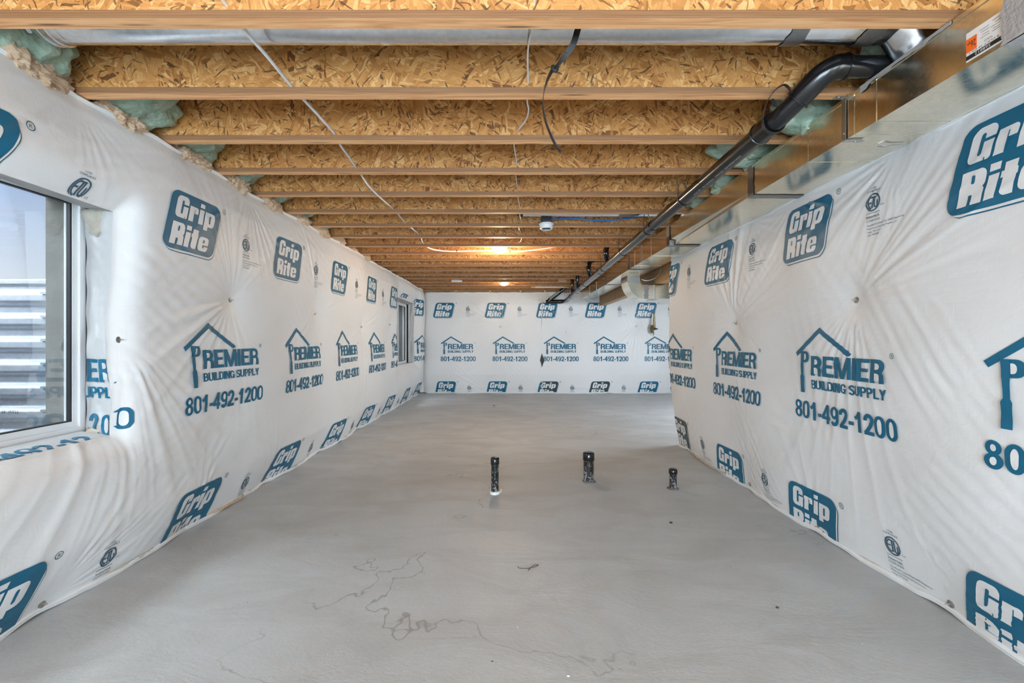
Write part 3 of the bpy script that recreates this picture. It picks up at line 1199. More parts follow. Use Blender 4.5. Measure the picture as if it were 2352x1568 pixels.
def glyph(P, ch, K, Wm=WHITE):
    """bold condensed capitals and digits in a cell about 0.6 wide and 1 high; returns the advance"""
    R, S, Q = P.rect, P.stroke, P.quad
    e_ = lambda x, y: (x, y)
    rt = lambda x, y: [0, (x, y), (x, y), 0]
    if ch == '0':
        R(0, 0, .56, 1, e_(.28, .34), K); R(.17, .15, .39, .85, e_(.11, .25), Wm); return .60
    if ch == '1':
        S([(.06, .64), (.20, .74), (.30, .93)], .17, K); R(.22, 0, .42, 1, 0, K); return .58
    if ch == '2':
        S([(.10, .66)] + arc(.28, .70, .185, .21, 175, -25, 16) + [(.36, .42), (.13, .13)], .185, K); R(.02, 0, .56, .175, 0, K); return .60
    if ch == '4':
        S([(.38, .96), (.07, .36)], .16, K); R(.31, 0, .49, 1, 0, K); R(0, .22, .58, .38, 0, K); return .61
    if ch == '8':
        R(.03, .49, .53, 1, e_(.25, .255), K); R(0, 0, .56, .56, e_(.28, .28), K); R(.19, .62, .37, .86, e_(.09, .12), Wm); R(.18, .14, .38, .43, e_(.10, .145), Wm); return .60
    if ch == '9':
        S(arc(.28, .31, .185, .23, 205, 360, 14) + [(.465, .6)], .18, K); R(0, .35, .56, 1, e_(.28, .325), K); R(.18, .50, .38, .86, e_(.10, .18), Wm); return .60
    if ch == '-':
        R(.02, .27, .31, .45, 0, K); return .34
    if ch == 'P':
        R(0, 0, .2, 1, 0, K); R(0, .40, .60, 1, rt(.28, .30), K); R(.2, .57, .40, .83, rt(.12, .13), Wm); return .64
    if ch == 'R':
        R(0, 0, .2, 1, 0, K); R(0, .41, .60, 1, rt(.26, .29), K); R(.2, .57, .40, .83, rt(.12, .13), Wm); R(.40, 0, .60, .46, [0, 0, (.16, .16), 0], K); R(.28, .36, .54, .5, 0, K); R(.2, .1, .40, .41, [0, 0, (.10, .12), 0], Wm); return .66
    if ch == 'E':
        R(0, 0, .2, 1, 0, K); R(0, .83, .55, 1, 0, K); R(0, .43, .51, .58, 0, K); R(0, 0, .56, .17, 0, K); return .60
    if ch == 'M':
        R(0, 0, .17, 1, 0, K); R(.63, 0, .80, 1, 0, K); Q((0, 1), (.22, 1), (.49, 0), (.32, 0), K); Q((.58, 1), (.80, 1), (.48, 0), (.31, 0), K); return .84
    if ch == 'I':
        R(0, 0, .2, 1, 0, K); return .24
    if ch == 'B':
        R(0, .46, .57, 1, rt(.24, .26), K); R(0, 0, .60, .54, rt(.26, .27), K); R(.2, .60, .37, .84, rt(.1, .12), Wm); R(.2, .16, .40, .43, rt(.12, .135), Wm); return .64
    if ch == 'U':
        R(0, 0, .60, 1, [(.29, .30), (.29, .30), 0, 0], K); R(.2, .17, .40, 1.01, [(.1, .13), (.1, .13), 0, 0], Wm); return .64
    if ch == 'L':
        R(0, 0, .2, 1, 0, K); R(0, 0, .53, .17, 0, K); return .56
    if ch == 'D':
        R(0, 0, .60, 1, rt(.30, .34), K); R(.2, .17, .40, .83, rt(.13, .2), Wm); return .64
    if ch == 'N':
        R(0, 0, .18, 1, 0, K); R(.44, 0, .62, 1, 0, K); Q((0, 1), (.2, 1), (.62, 0), (.42, 0), K); return .66
    if ch == 'G':
        R(0, 0, .62, 1, e_(.31, .38), K); R(.2, .17, .42, .83, e_(.11, .22), Wm); R(.36, .52, .66, .67, 0, Wm); R(.33, .38, .62, .52, 0, K); R(.46, 0, .62, .48, 0, K); return .66
    if ch == 'S':
        S(arc(.30, .725, .20, .19, 15, 180, 12) + arc(.30, .725, .2, .19, 200, 262, 5) + arc(.30, .27, .21, .19, 75, 0, 7) + arc(.30, .27, .21, .19, -20, -168, 12), .175, K); return .62
    if ch == 'Y':
        Q((0, 1), (.21, 1), (.42, .38), (.22, .38), K); Q((.43, 1), (.64, 1), (.42, .38), (.22, .38), K); R(.22, 0, .42, .45, 0, K); return .64
    return .28


def text_width(s):
    q = Print(1.0)
    return sum(glyph(q, c, 1) for c in s)


def put_text(P, s, x0, y0, width, height, K, Wm=WHITE, T=lambda x, y: (x, y), only=None):
    tw = text_width(s) - 0.04
    sx = width / tw
    base = P.T
    adv = 0.0
    L0 = P.layer
    P.k = (sx + height) / 2
    P.auto = True
    for i, c in enumerate(s):
        P.layer = L0
        P.last = None
        P.T = lambda x, y, a_=adv: base(*T(x0 + (a_ + x) * sx, y0 + y * height))
        if only is None or i in only:
            adv += glyph(P, c, K, Wm)
        else:
            adv += glyph(Print(1.0), c, K, Wm)
    P.k = 1.0
    P.auto = False
    P.T = base
    P.layer = L0 + 2


TEXT_CACHE = {}


def font_tris(s):
    if s not in TEXT_CACHE:
        cu = bpy.data.curves.new('txt', 'FONT')
        cu.body = s
        cu.size = 1.0
        cu.resolution_u = 3
        o = bpy.data.objects.new('txt', cu)
        C.objects.link(o)
        dg = bpy.context.evaluated_depsgraph_get()
        me = bpy.data.meshes.new_from_object(o.evaluated_get(dg))
        vs = [(v.co.x, v.co.y) for v in me.vertices]
        fs = [tuple(p.vertices) for p in me.polygons]
        C.objects.unlink(o)
        bpy.data.objects.remove(o)
        bpy.data.meshes.remove(me)
        bpy.data.curves.remove(cu)
        w = max((v[0] for v in vs), default=1)
        TEXT_CACHE[s] = (vs, fs, w)
    return TEXT_CACHE[s]


def font_text(P, s, x0, y0, width, height, mat, slant=0.0, center=False):
    vs, fs, w = font_tris(s)
    sx = width / w
    o = len(P.p)
    for x, y in vs:
        P.p.append((*P.T(x0 + x * sx + slant * y * height, y0 + y * height / 0.72), P.layer))
    for q in fs:
        P.f.append(tuple(o + i for i in q))
        P.m.append(mat)


def reg_mark(P, x, y, r, mat):
    P.layer = 0
    P.stroke(arc(x, y, r, r, 0, 360, 20), r * 0.2, mat)
    font_text(P, 'R', x - r * 0.45, y - r * 0.52, r * 0.95, r * 1.05, mat)


def badge(P, K=INK, reg=True, small=True):
    """blue slanted badge, origin at its lower left, 0.436 x 0.346 before the slant"""
    base = P.T
    sh = 0.226
    P.T = lambda x, y: base(x + sh * y, y)
    P.layer = 0
    W_, H_ = 0.436, 0.346
    # thin outline thrown down to the right
    P.layer = 0
    P.rect(0.014, -0.016, W_ + 0.014, H_ - 0.02, [(.07, .07), (.055, .055), (.07, .07), (.07, .07)], K)
    P.layer = 1
    P.rect(0.008, -0.0105, W_ + 0.009, H_ - 0.014, [(.07, .07), (.055, .055), (.075, .075), (.07, .07)], WHITE)
    P.layer = 2
    P.rect(0, 0, W_, H_, [(.062, .055), (.055, .05), (.07, .07), (.05, .05)], K)
    L = 3

    def R(*a, **k):
        P.layer = L
        P.rect(*a, **k)

    def RK(x0, y0, x1, y1, r=0):
        P.layer = L + 1
        P.rect(x0, y0, x1, y1, r, K)
    # Grip
    b, t, xh = .190, .322, .283
    c = .0245
    R(.046, b, .140, t, [.028, .012, .030, .030], mat=WHITE)
    RK(.084, b + .024, .1, t - .026, .008)
    RK(.094, .262, .142, .274, 0)
    RK(.117, b - .002, .1215, b + .010, 0)
    R(.152, b, .192, xh, 0, mat=WHITE)
    R(.188, xh - .040, .226, xh, [0, 0, .016, 0], mat=WHITE)
    RK(.192, b, .196, xh - .016)
    R(.236, b, .276, xh, 0, mat=WHITE)
    R(.236, .296, .276, t, 0, mat=WHITE)
    R(.287, b - .026, .326, xh, 0, mat=WHITE)
    R(.300, b, .383, xh, [0, .026, .026, 0], mat=WHITE)
    RK(.327, b + .020, .342, xh - .019, .0075)
    # Rite
    b, t, xh = .028, .160, .119
    R(.046, b, .088, t, 0, mat=WHITE)
    R(.060, .086, .144, t, [0, .020, .028, 0], mat=WHITE)
    R(.102, b, .145, .092, [0, 0, .016, 0], mat=WHITE)
    R(.086, .066, .128, .100, 0, mat=WHITE)
    RK(.089, .108, .102, .140, .006)
    RK(.0895, b, .1015, .066, [0, 0, .006, .006])
    R(.155, b, .195, xh, 0, mat=WHITE)
    R(.155, .132, .195, t, 0, mat=WHITE)
    R(.212, b, .258, .148, [.02, 0, 0, 0], mat=WHITE)
    R(.202, .096, .262, xh, 0, mat=WHITE)
    RK(.2515, b - .001, .2585, b + .0)
    R(.272, b, .366, xh, .026, mat=WHITE)
    RK(.312, .080, .327, .102, .0075)
    RK(.312, .060, .368, .0685, 0)
    RK(.312, b + .019, .327, .064, .0075)
    P.T = base
    P.layer = 1
    if reg:
        reg_mark(P, W_ + sh * H_ + 0.030, H_ - 0.012, 0.0165, K if K == DARK else SMALL)


def etl_mark(P, K=SMALL):
    """small compliance mark with its lines of print; origin at the left, top line at y=0"""
    P.layer = 0
    font_text(P, 'CODE', 0.024, -0.012, 0.036, 0.010, K)
    font_text(P, 'COMPLIANCE', 0.0, -0.027, 0.086, 0.010, K)
    cx, cy = 0.043, -0.082
    P.stroke(arc(cx, cy, 0.041, 0.043, 0, 360, 28), 0.0075, K)
    P.stroke(arc(cx - .001, cy, 0.030, 0.032, 105, 258, 10), 0.008, K)
    P.rect(cx - .028, cy - .004, cx - .010, cy + .004, 0, K)
    P.rect(cx - .016, cy + .023, cx + .016, cy + .031, 0, K)
    P.rect(cx - .0055, cy - .031, cx + .0035, cy + .029, 0, K)
    P.stroke([(cx + .0115, cy + .028), (cx + .0115, cy - .020)] + arc(cx + .02, cy - .02, .0085, .008, 180, 330, 5) + [(cx + .029, cy - .004), (cx + .029, cy + .008)], 0.008, K)
    font_text(P, 'US', cx + 0.048, cy - 0.030, 0.020, 0.009, K)
    P.rect(0.0, -0.138, 0.088, -0.1355, 0, K)
    font_text(P, 'Intertek', 0.0, -0.162, 0.086, 0.017, K)
    font_text(P, 'CCRR-0305', 0.0, -0.180, 0.086, 0.011, K)
    font_text(P, 'Grip-Rite® Custom Print UWE Housewrap', 0.004, -0.202, 0.225, 0.0095, K)
    font_text(P, 'Prime Source Building Products, Inc.', 0.004, -0.219, 0.19, 0.0095, K)
    font_text(P, 'Irving, TX U.S.A.', 0.004, -0.236, 0.09, 0.0095, K)
    font_text(P, '(972) 999-8500', 0.004, -0.253, 0.08, 0.0095, K)


def premier(P, K=INK, reg=True):
    """house logo, name and phone number; origin at the left of the number, y = height"""
    P.layer = 0
    # roof
    P.stroke([(.012, -.090), (.238, .062), (.495, -.086)], .030, K)
    P.layer = 1
    P.rect(.475, -.12, .54, -.0865, 0, WHITE)
    # P with the paint brush stem
    P.layer = 2
    P.rect(.066, -.137, .150, -.068, [0, (.034, .034), (.034, .034), 0], K)
    P.layer = 3
    P.rect(.098, -.122, .120, -.083, [0, (.014, .018), (.014, .018), 0], WHITE)
    P.layer = 4
    P.quad((.074, -.222), (.097, -.222), (.098, -.068), (.066, -.068), K)
    P.layer = 5
    P.rect(.066, -.330, .105, -.230, 0, K)
    P.quad((.066, -.230), (.105, -.230), (.098, -.216), (.073, -.216), K)
    P.layer = 2
    put_text(P, 'REMIER', .168, -.217, .578, .122, K)
    P.layer = 2
    put_text(P, 'BUILDING SUPPLY', .166, -.298, .583, .054, K)
    P.layer = 2
    put_text(P, '801-492-1200', 0, -.494, .806, .112, K)
    P.layer = 2
    if reg:
        reg_mark(P, .782, -.075, .0125, K)


def collect(sheet, items, lo, hi, keep=None):
    """items: (function, a0, h0, kwargs) -> arrays on the sheet"""
    V, Fc, Mt = [], [], []
    n0 = 0
    for fn, a0, h0, kw, st in items:
        P = Print(st)
        P.T = lambda x, y: (a0 + x, h0 + y)
        fn(P, **kw)
        pts = np.array(P.p, float)
        a, h, lay = pts[:, 0], pts[:, 1], pts[:, 2]
        out = (h < lo) | (h > hi)
        wa, wh = sheet.warp(a, np.clip(h, lo, hi))
        wh = np.clip(wh, lo, hi)
        xyz = sheet.xyz(wa, wh, 0.0030 + 0.0014 * lay)
        if keep is not None:
            out = out | ~keep(wa, wh)
        V.append(xyz)
        for q, mt in zip(P.f, P.m):
            if sum(bool(out[i]) for i in q) < len(q) if keep is None else not any(out[i] for i in q):
                Fc.append(tuple(i + n0 for i in q))
                Mt.append(mt)
        n0 += len(pts)
    return (np.concatenate(V) if V else np.zeros((0, 3))), Fc, Mt


def facing(sheet, As, Hs, items, parent, flip=False, hole=None, keep=None, extra=None):
    A, H = np.meshgrid(As, Hs, indexing='ij')
    xyz = sheet.xyz(A.ravel(), H.ravel())
    na, nh = len(As), len(Hs)
    faces, mats = [], []
    for i in range(na - 1):
        for k in range(nh - 1):
            if hole is not None and hole((As[i] + As[i + 1]) / 2, (Hs[k] + Hs[k + 1]) / 2):
                continue
            q = (i * nh + k, (i + 1) * nh + k, (i + 1) * nh + k + 1, i * nh + k + 1)
            faces.append(q[::-1] if flip else q)
            mats.append(0)
    V2, F2, M2 = collect(sheet, items, Hs[0], Hs[-1], keep)
    o = len(xyz)
    faces += [tuple((i + o for i in (q[::-1] if flip else q))) for q in F2]
    mats += M2
    V = np.concatenate([xyz, V2])
    if extra is not None:
        for vs, fs, mt in extra:
            o = len(V)
            V = np.concatenate([V, np.array(vs, float)])
            faces += [tuple(i + o for i in q) for q in fs]
            mats += [mt] * len(fs)
    used = np.unique(np.concatenate([np.array(q) for q in faces]))
    lut = np.full(len(V), -1)
    lut[used] = np.arange(len(used))
    faces = [tuple(int(lut[i]) for i in q) for q in faces]
    V = V[used]
    return np_mesh('facing', V, faces, [M_WRAP, M_INK, M_INK_DARK, M_INK_TEXT, M_WRAP_THIN], mats, parent)


def pin_part(sheet, p, parent, r=0.017):
    c = sheet.xyz(np.array([p.a]), np.array([p.h]))[0]
    d = sheet.xyz(np.array([p.a]), np.array([p.h]), 0.02)[0] - c
    ax = Vector(d).normalized()
    m = MB()
    c = Vector(c) + ax * 0.001
    m.lathe([(r, 0), (r, 0.0025), (r * .8, 0.004), (r * .35, 0.006), (0.003, 0.006), (0.0022, 0.026), (0.0012, 0.028)], c, ax, 20)
    m.build('fastener_pin', M_WASHER, parent)


def hem(sheet, As, parent, r=0.016, z=None, mat=M_WRAP, name='hem', sag=0.0, seed=3):
    z = sheet.lo if z is None else z
    pts = sheet.xyz(np.array(As), np.full(len(As), z), r * 0.3)
    pl = [p for p in sheet.pins if abs(p.h - z) < 0.12]
    out = []
    for a, q in zip(As, pts):
        v = Vector(q)
        v.z += 0.004 * math.sin(a * 9 + seed) + 0.003 * math.sin(a * 23)
        if pl:
            d = min(abs(a - p.a) for p in pl)
            v.z += 0.006 * math.exp(-(d / 0.10) ** 2)
        out.append(v)
    rr = [r * (0.8 + 0.35 * math.sin(a * 5.3 + seed) ** 2) for a in As]
    m = MB()
    m.tube(out, rr, 10, 0, True)
    m.tube([v + Vector((0, 0, -r * 0.9)) for v in out], [q * 0.75 for q in rr], 8, 0, True)
    return m.build(name, mat, parent)


def bat_strip(sheet, a0, a1, parent, h0=-1.238, h1=-1.212, out=0.012, mat=M_BATT_PALE, seed=0):
    """ragged strip of batting showing under the hem"""
    n = max(6, int((a1 - a0) / 0.02))
    rows = []
    for i in range(n + 1):
        a = a0 + (a1 - a0) * i / n
        t = math.sin(PI * i / n) ** 0.5
        k = 0.75 + 0.35 * noise.noise(Vector((a * 9, seed, 0))) + 0.2 * noise.noise(Vector((a * 31, seed, 4)))
        top = sheet.xyz(np.array([a]), np.array([-1.185]), 0.0)[0]
        ring = []
        for q in range(7):
            g = q / 6
            z = HC + h0 + 0.004 + (h1 - h0) * g
            o = out * t * k * math.sin(PI * (0.25 + 0.6 * (1 - g))) * 2.4 - 0.012 - 0.05 * (1 - t)
            p = sheet.xyz(np.array([a]), np.array([-1.2]), o)[0]
            ring.append((p[0], p[1], z))
        rows.append(ring)
    m = MB()
    vs = [p for r_ in rows for p in r_]
    fs = [(i * 7 + k, (i + 1) * 7 + k, (i + 1) * 7 + k + 1, i * 7 + k + 1) for i in range(n) for k in range(6)]
    m.add(vs, fs, 0, True)
    m.build('batting', mat, parent)


def lumps(center, radii, seed, freq=9.0, amp=0.3, sub=4, squash=None, mode='cell'):
    import bmesh
    bm = bmesh.new()
    bmesh.ops.create_icosphere(bm, subdivisions=sub, radius=1.0)
    c = Vector(center)
    vs, fs = [], []
    sd = Vector((seed * 3.1, seed * 1.7, seed * 0.9))
    for v in bm.verts:
        d = v.co.normalized()
        p = Vector((d.x * radii[0], d.y * radii[1], d.z * radii[2]))
        if mode == 'cell':
            k = noise.voronoi(p * freq + sd)[0][0]
            k2 = noise.voronoi(p * freq * 2.3 + sd)[0][0]
            s = 1.0 + amp * (0.55 - k) + amp * 0.4 * (0.5 - k2)
        else:
            s = 1.0 + amp * noise.fractal(p * freq + sd, 0.7, 2.1, 5) + amp * 0.25 * noise.fractal(p * freq * 7 + sd, 0.6, 2.1, 3)
        q = c + p * s
        if squash:
            q = squash(q)
        vs.append(q)
    bm.verts.ensure_lookup_table()
    fs = [tuple(v.index for v in f.verts) for f in bm.faces]
    bm.free()
    return vs, fs


# ---- left blanket
LS = LeftSheet()
left = empty('insulation_blanket', (-2.15, 6.0, 0.0), 'long white printed insulation blanket covering the left wall around both windows', 'insulation')


def grid(stops):
    out = [stops[0][0]]
    for (a, st), (b, _) in zip(stops[:-1], stops[1:]):
        n = max(1, int(round((b - a) / st)))
        out += [a + (b - a) * (k + 1) / n for k in range(n)]
    return np.array(out)


w1a0, w1a1, w1h0, w1h1 = HOLE1
w2a0, w2a1, w2h0, w2h1 = HOLE2
As = grid([(-3.4, .1), (w1a0, .05), (1.5, .011), (w1a1, .010), (4.6, .02), (w2a0, .02), (w2a1, .02), (10.56, .02)])
Hs = grid([(LS.lo, .007), (-0.97, .012), (w1h0, .012), (w1h1, .012), (w2h1, .012), (LS.hi, .012)])


def in_w1(a, h, g=0.0):
    return (a > w1a0 - g) & (a < w1a1 + g) & (h > w1h0 - g) & (h < w1h1 + g)


def in_w2(a, h, g=0.0):
    return (a > w2a0 - g) & (a < w2a1 + g) & (h > w2h0 - g) & (h < w2h1 + g)


items = []
for k, s in enumerate((1.285, 2.525, 3.715, 4.905, 6.095, 7.285, 8.44, 9.62)):
    st = 0.011 if s < 4.5 else 0.02
    items.append((badge, s, 0.525, {}, st))
    items.append((etl_mark, s + 0.77, 0.775, {}, st))
for k, s in enumerate((1.588, 2.74, 3.92, 5.08, 6.26, 7.44, 8.62, 9.80)):
    st = 0.011 if s < 4.5 else 0.02
    items.append((premier, s, 0.03, {'reg': k > 0}, st))
for k, s in enumerate((1.48, 2.68, 3.84, 5.03, 6.22, 7.41, 8.6, 9.75)):
    st = 0.011 if s < 4.5 else 0.02
    items.append((badge, s, -1.295, {}, st))
    items.append((etl_mark, s + 0.80, -1.03, {}, st))

# folds of facing returned into the window openings
extra = []


def fold(sheet, edge, target, n=14, waves=0.006, seed=1, mat=4):
    """edge: list of (a, h) on the sheet; target(i, t): point on the window side"""
    vs, fs = [], []
    m_ = len(edge)
    E = sheet.xyz(np.array([q[0] for q in edge]), np.array([q[1] for q in edge]))
    for i in range(m_):
        p = Vector(E[i])
        q = Vector(target(i / (m_ - 1), p))
        for k in range(n + 1):
            t = k / n
            r_ = p.lerp(q, t)
            w = math.sin(PI * t)
            r_ += Vector((0.4, -0.6, 0.3)) * (waves * w * (noise.noise(Vector((i * 0.11, t * 2.3, seed))) * 1.6 + noise.noise(Vector((i * 0.4, t * 5, seed + 3))) * 0.7))
            vs.append(r_)
    for i in range(m_ - 1):
        for k in range(n):
            fs.append((i * (n + 1) + k, i * (n + 1) + k + 1, (i + 1) * (n + 1) + k + 1, (i + 1) * (n + 1) + k))
    extra.append((vs, fs, mat))
    return vs, n


hz = np.linspace(w1h0, w1h1, 90)


def jamb1(t, p):
    # the fold is gathered at mid height and torn open near the top
    h = w1h0 + (w1h1 - w1h0) * t
    pinch = math.exp(-((h + 0.03) / 0.07) ** 2)
    top = smooth01(np.array([h]), 0.50, 0.66)[0]
    return (-2.222 + 0.03 * pinch, 2.383 - 0.030 * pinch - 0.012 * top + 0.003 * math.sin(h * 31), p.z)


jv, jn = fold(LS, [(w1a1, h) for h in hz], jamb1, waves=0.02, seed=4)
sv, sn = fold(LS, [(a, w1h0) for a in np.linspace(w1a0, w1a1, 90)], lambda t, p: (-2.222, p.y + 0.03 * t, W1[2] + 0.006), waves=0.010, seed=9)
fold(LS, [(a, w1h1) for a in np.linspace(w1a0, w1a1, 90)], lambda t, p: (-2.215, p.y + 0.04 * t, W1[3] - 0.015 - 0.06 * t), waves=0.012, seed=14)
hz2 = np.linspace(w2h0, w2h1, 60)
fold(LS, [(w2a1, h) for h in hz2], lambda t, p: (-2.20, 9.76, p.z), waves=0.03, seed=24)
fold(LS, [(w2a0, h) for h in hz2], lambda t, p: (-2.20, 8.44, p.z), waves=0.03, seed=27)
fold(LS, [(a, w2h0) for a in np.linspace(w2a0, w2a1, 60)], lambda t, p: (-2.195, min(max(p.y, 8.46), 9.74), W2[2] + 0.01), waves=0.02, seed=31)
fold(LS, [(a, w2h1) for a in np.linspace(w2a0, w2a1, 60)], lambda t, p: (-2.195, min(max(p.y, 8.46), 9.74), W2[3] - 0.01), waves=0.03, seed=35)

# printing carried around onto the near jamb fold and the sill fold
jgrid = np.array([tuple(v) for v in jv]).reshape(len(hz), jn + 1, 3)


def on_jamb(u, h):
    """u = 0 at the window side, 1 at the front edge"""
    fi = np.clip((h - w1h0) / (w1h1 - w1h0) * (len(hz) - 1), 0, len(hz) - 1.001)
    fk = np.clip((1 - u) * jn, 0, jn - 0.001)
    i, k = int(fi), int(fk)
    a, b = fi - i, fk - k
    p = (jgrid[i, k] * (1 - b) + jgrid[i, k + 1] * b) * (1 - a) + (jgrid[i + 1, k] * (1 - b) + jgrid[i + 1, k + 1] * b) * a
    du = jgrid[i, k] - jgrid[i, k + 1]
    dh = jgrid[i + 1, k] - jgrid[i, k]
    n_ = np.cross(du, dh)
    n_ /= np.linalg.norm(n_) + 1e-9
    if n_[1] > 0:
        n_ = -n_
    return p + n_ * 0.003


P = Print(0.01)
P.T = lambda x, y: (x, y)
put_text(P, 'ER', 0.04, -.217, 1.15, .118, INK, T=lambda x, y: (x, y))
put_text(P, 'UPPL', -0.06, -.30, 1.10, .056, INK)
put_text(P, '2', 0.15, -.494, 0.42, .112, INK)
put_text(P, '0', 0.70, -.494, 0.42, .112, INK)
vs = [on_jamb(u, h) + np.array((0, -0.0006 * l, 0)) for u, h, l in P.p]
ok = [0.0 <= u <= 1.0 for u, h, l in P.p]
extra.append((vs, [q for q, mt in zip(P.f, P.m) if mt == INK and all(ok[i] for i in q)], 1))
extra.append((vs, [q for q, mt in zip(P.f, P.m) if mt == WHITE and all(ok[i] for i in q)], 4))

sgrid = np.array([tuple(v) for v in sv]).reshape(90, sn + 1, 3)


def on_sill(a, u):
    fi = np.clip((a - w1a0) / (w1a1 - w1a0) * 89, 0, 88.999)
    fk = np.clip(u * sn, 0, sn - 0.001)
    i, k = int(fi), int(fk)
    p, q = fi - i, fk - k
    v = (sgrid[i, k] * (1 - q) + sgrid[i, k + 1] * q) * (1 - p) + (sgrid[i + 1, k] * (1 - q) + sgrid[i + 1, k + 1] * q) * p
    return v + np.array((0.001, -0.001, 0.003))


P = Print(0.01)
put_text(P, '801-492-12', 1.588, -0.02, 0.66, .125, INK)
ok = [0.0 <= y <= 0.2 and x <= w1a1 for x, y, l in P.p]
vs = [on_sill(x, y / 0.21) + np.array((0, 0, 0.0008 * l)) for x, y, l in P.p]
for col_, slot in ((INK, 1), (WHITE, 4)):
    extra.append((vs, [q for q, mt in zip(P.f, P.m) if mt == col_ and all(ok[i] for i in q)], slot))

keep = lambda a, h: ~(in_w1(a, h, 0.004) | in_w2(a, h, 0.004))
facing(LS, As, Hs, items, left, True, lambda a, h: in_w1(a, h) or in_w2(a, h), keep, extra)
for p in LS.pins:
    if p.h < 0.9 and p.a > 1.0:
        pin_part(LS, p, left)
hem(LS, grid([(-3.4, .2), (1.0, .03), (10.45, .03)]), left, 0.012, seed=2)
hem(LS, grid([(-3.4, .2), (1.0, .03), (10.45, .03)]), left, 0.009, z=LS.hi, name='top_edge', seed=5)
for i, (a, b) in enumerate(((1.2, 2.02), (2.1, 2.9), (2.97, 3.85), (3.95, 5.0), (5.1, 6.2))):
    bat_strip(LS, a, b, left, out=0.016 if i in (0, 2) else 0.009, mat=M_BATT if i == 2 else M_BATT_PALE, seed=i)
# tan batting rising in the joist bays over the top edge
for i in range(-1, 10):
    y0 = jd(i) + FW + 0.02
    y1 = jd(i + 1) - 0.02
    k = 1.0 if i < 8 else 0.6
    rz = 0.085 * k + 0.012 * math.sin(i * 2.3)
    vs, fs = lumps((-2.06, (y0 + y1) / 2, JB + 0.012), (0.105, (y1 - y0) / 2 + 0.01, rz), 40 + i, 8.5, 0.34, 6 if i < 4 else 5, None, 'fr')
    m = MB()
    m.add(vs, fs, 0, True)
    m.build('batting', M_BATT, left)
# batting showing at the torn corner over the near window
m = MB()
m.add(*lumps((-2.14, 2.365, HC + 0.625), (0.075, 0.03, 0.07), 77, 16, 0.4, 4, None, 'fr'), 0, True)
m.build('batting', M_BATT_PALE, left)
m = MB()
m.add(*lumps((-2.16, 2.375, HC - 0.485), (0.055, 0.03, 0.035), 78, 16, 0.4, 4, None, 'fr'), 0, True)
m.build('batting', M_BATT_PALE, left)
# rough dark strip between the near window frame and the fold
m = MB()
m.box((-2.229, 2.3875, W1[2] + 0.01), (-2.205, 2.394, W1[3] - 0.09))
m.build('jamb_membrane', M_TAR, left)

# ---- right blanket
RS = RightSheet()
right = empty('insulation_blanket', (2.0, 3.0, 0.0), 'white printed insulation blanket on the right wall, ending at the outside corner', 'insulation')
As = grid([(-5.9, .05), (-5.42, .012), (-1.55, .06), (3.4, .06)])
As = grid([(-5.9, .05), (-5.42, .011), (-3.0, .011), (-1.55, .06), (3.4, .06)])
Hs = grid([(RS.lo, .007), (-0.97, .012), (RS.hi, .012)])
items = []
for k, s in enumerate((0.74, 1.943, 3.145, 4.35, 5.55)):
    items.append((badge, -s - 0.0, 0.515, {}, 0.011))
    items.append((etl_mark, -s + 0.76, 0.79, {}, 0.011))
for k, s in enumerate((0.58, 1.787, 2.997, 4.20, 5.41)):
    items.append((premier, -s, -0.005, {}, 0.011))
for k, s in enumerate((0.78, 1.99, 3.19, 4.30, 5.45)):
    items.append((badge, -s, -1.30 if k != 4 else -1.24, {'K': DARK if k == 4 else INK}, 0.011))
    items.append((etl_mark, -s + 0.83, -0.97, {}, 0.011))
facing(RS, As, Hs, items, right, False)
for p in RS.pins:
    if p.h < 0.9 and p.a < -1.0 and p.a > -5.2:
        pin_part(RS, p, right)
ha = grid([(-5.39, .02), (-5.2, .03), (-1.0, .2), (3.3, .2)])
hem(RS, ha, right, 0.012, seed=8)
hem(RS, ha, right, 0.008, z=RS.hi, name='top_edge', seed=3)
for i, (a, b) in enumerate(((-5.36, -3.8), (-3.7, -2.95), (-2.85, -2.1))):
    bat_strip(RS, a, b, right, out=0.024 if i == 0 else 0.007, seed=20 + i)

# ---- far blankets
FP = [Pin(-0.24, 0.30, 300, 0.06, 1.2, 0.7)] + [Pin(x, -1.18, 310 + i, 0.03, 0.9, 0.4) for i, x in enumerate((-1.75, -0.55, 0.55))] + [Pin(x, 1.09, 320 + i, 0.02, 1.0, 0.35) for i, x in enumerate((-1.7, -1.0, -0.2, 0.5))]
FS = FarSheet(31, FP)
far1 = empty('insulation_blanket', (-0.6, 10.5, 0), 'white printed insulation blanket on the left half of the far wall', 'insulation')
As = grid([(-2.12, .016), (0.735, .016)])
Hs = grid([(FS.lo, .014), (FS.hi, .014)])
DX = 10.44 / F
fx = lambda px: (px - 1173) * DX
items = []
for px in (993.4, 1112.5, 1230.5):
    items.append((badge, fx(px), 0.505, {}, 0.02))
    items.append((etl_mark, fx(px) + 0.765, 0.785, {}, 0.02))
for px in (1011.8, 1131):
    items.append((premier, fx(px), 0.0, {}, 0.02))
for px in (996.5, 1115, 1233):
    items.append((badge, fx(px), -1.305, {}, 0.02))
    items.append((etl_mark, fx(px) + 0.765, -1.03, {}, 0.02))
facing(FS, As, Hs, items, far1, True, None, lambda a, h: a < 0.73)
FP2 = [Pin(1.28, 0.185, 340, 0.06, 1.3, 0.8), Pin(2.90, 0.31, 341, 0.06, 1.2, 0.7), Pin(2.17, 0.31, 342, 0.02, 0.8, 0.5)] + [Pin(x, -1.18, 350 + i, 0.03, 0.9, 0.4) for i, x in enumerate((0.75, 2.27, 3.4))] + [Pin(x, 1.05, 360 + i, 0.02, 1.0, 0.35) for i, x in enumerate((1.0, 1.5, 2.2))]
FS2 = FarSheet(37, FP2, 0.012)
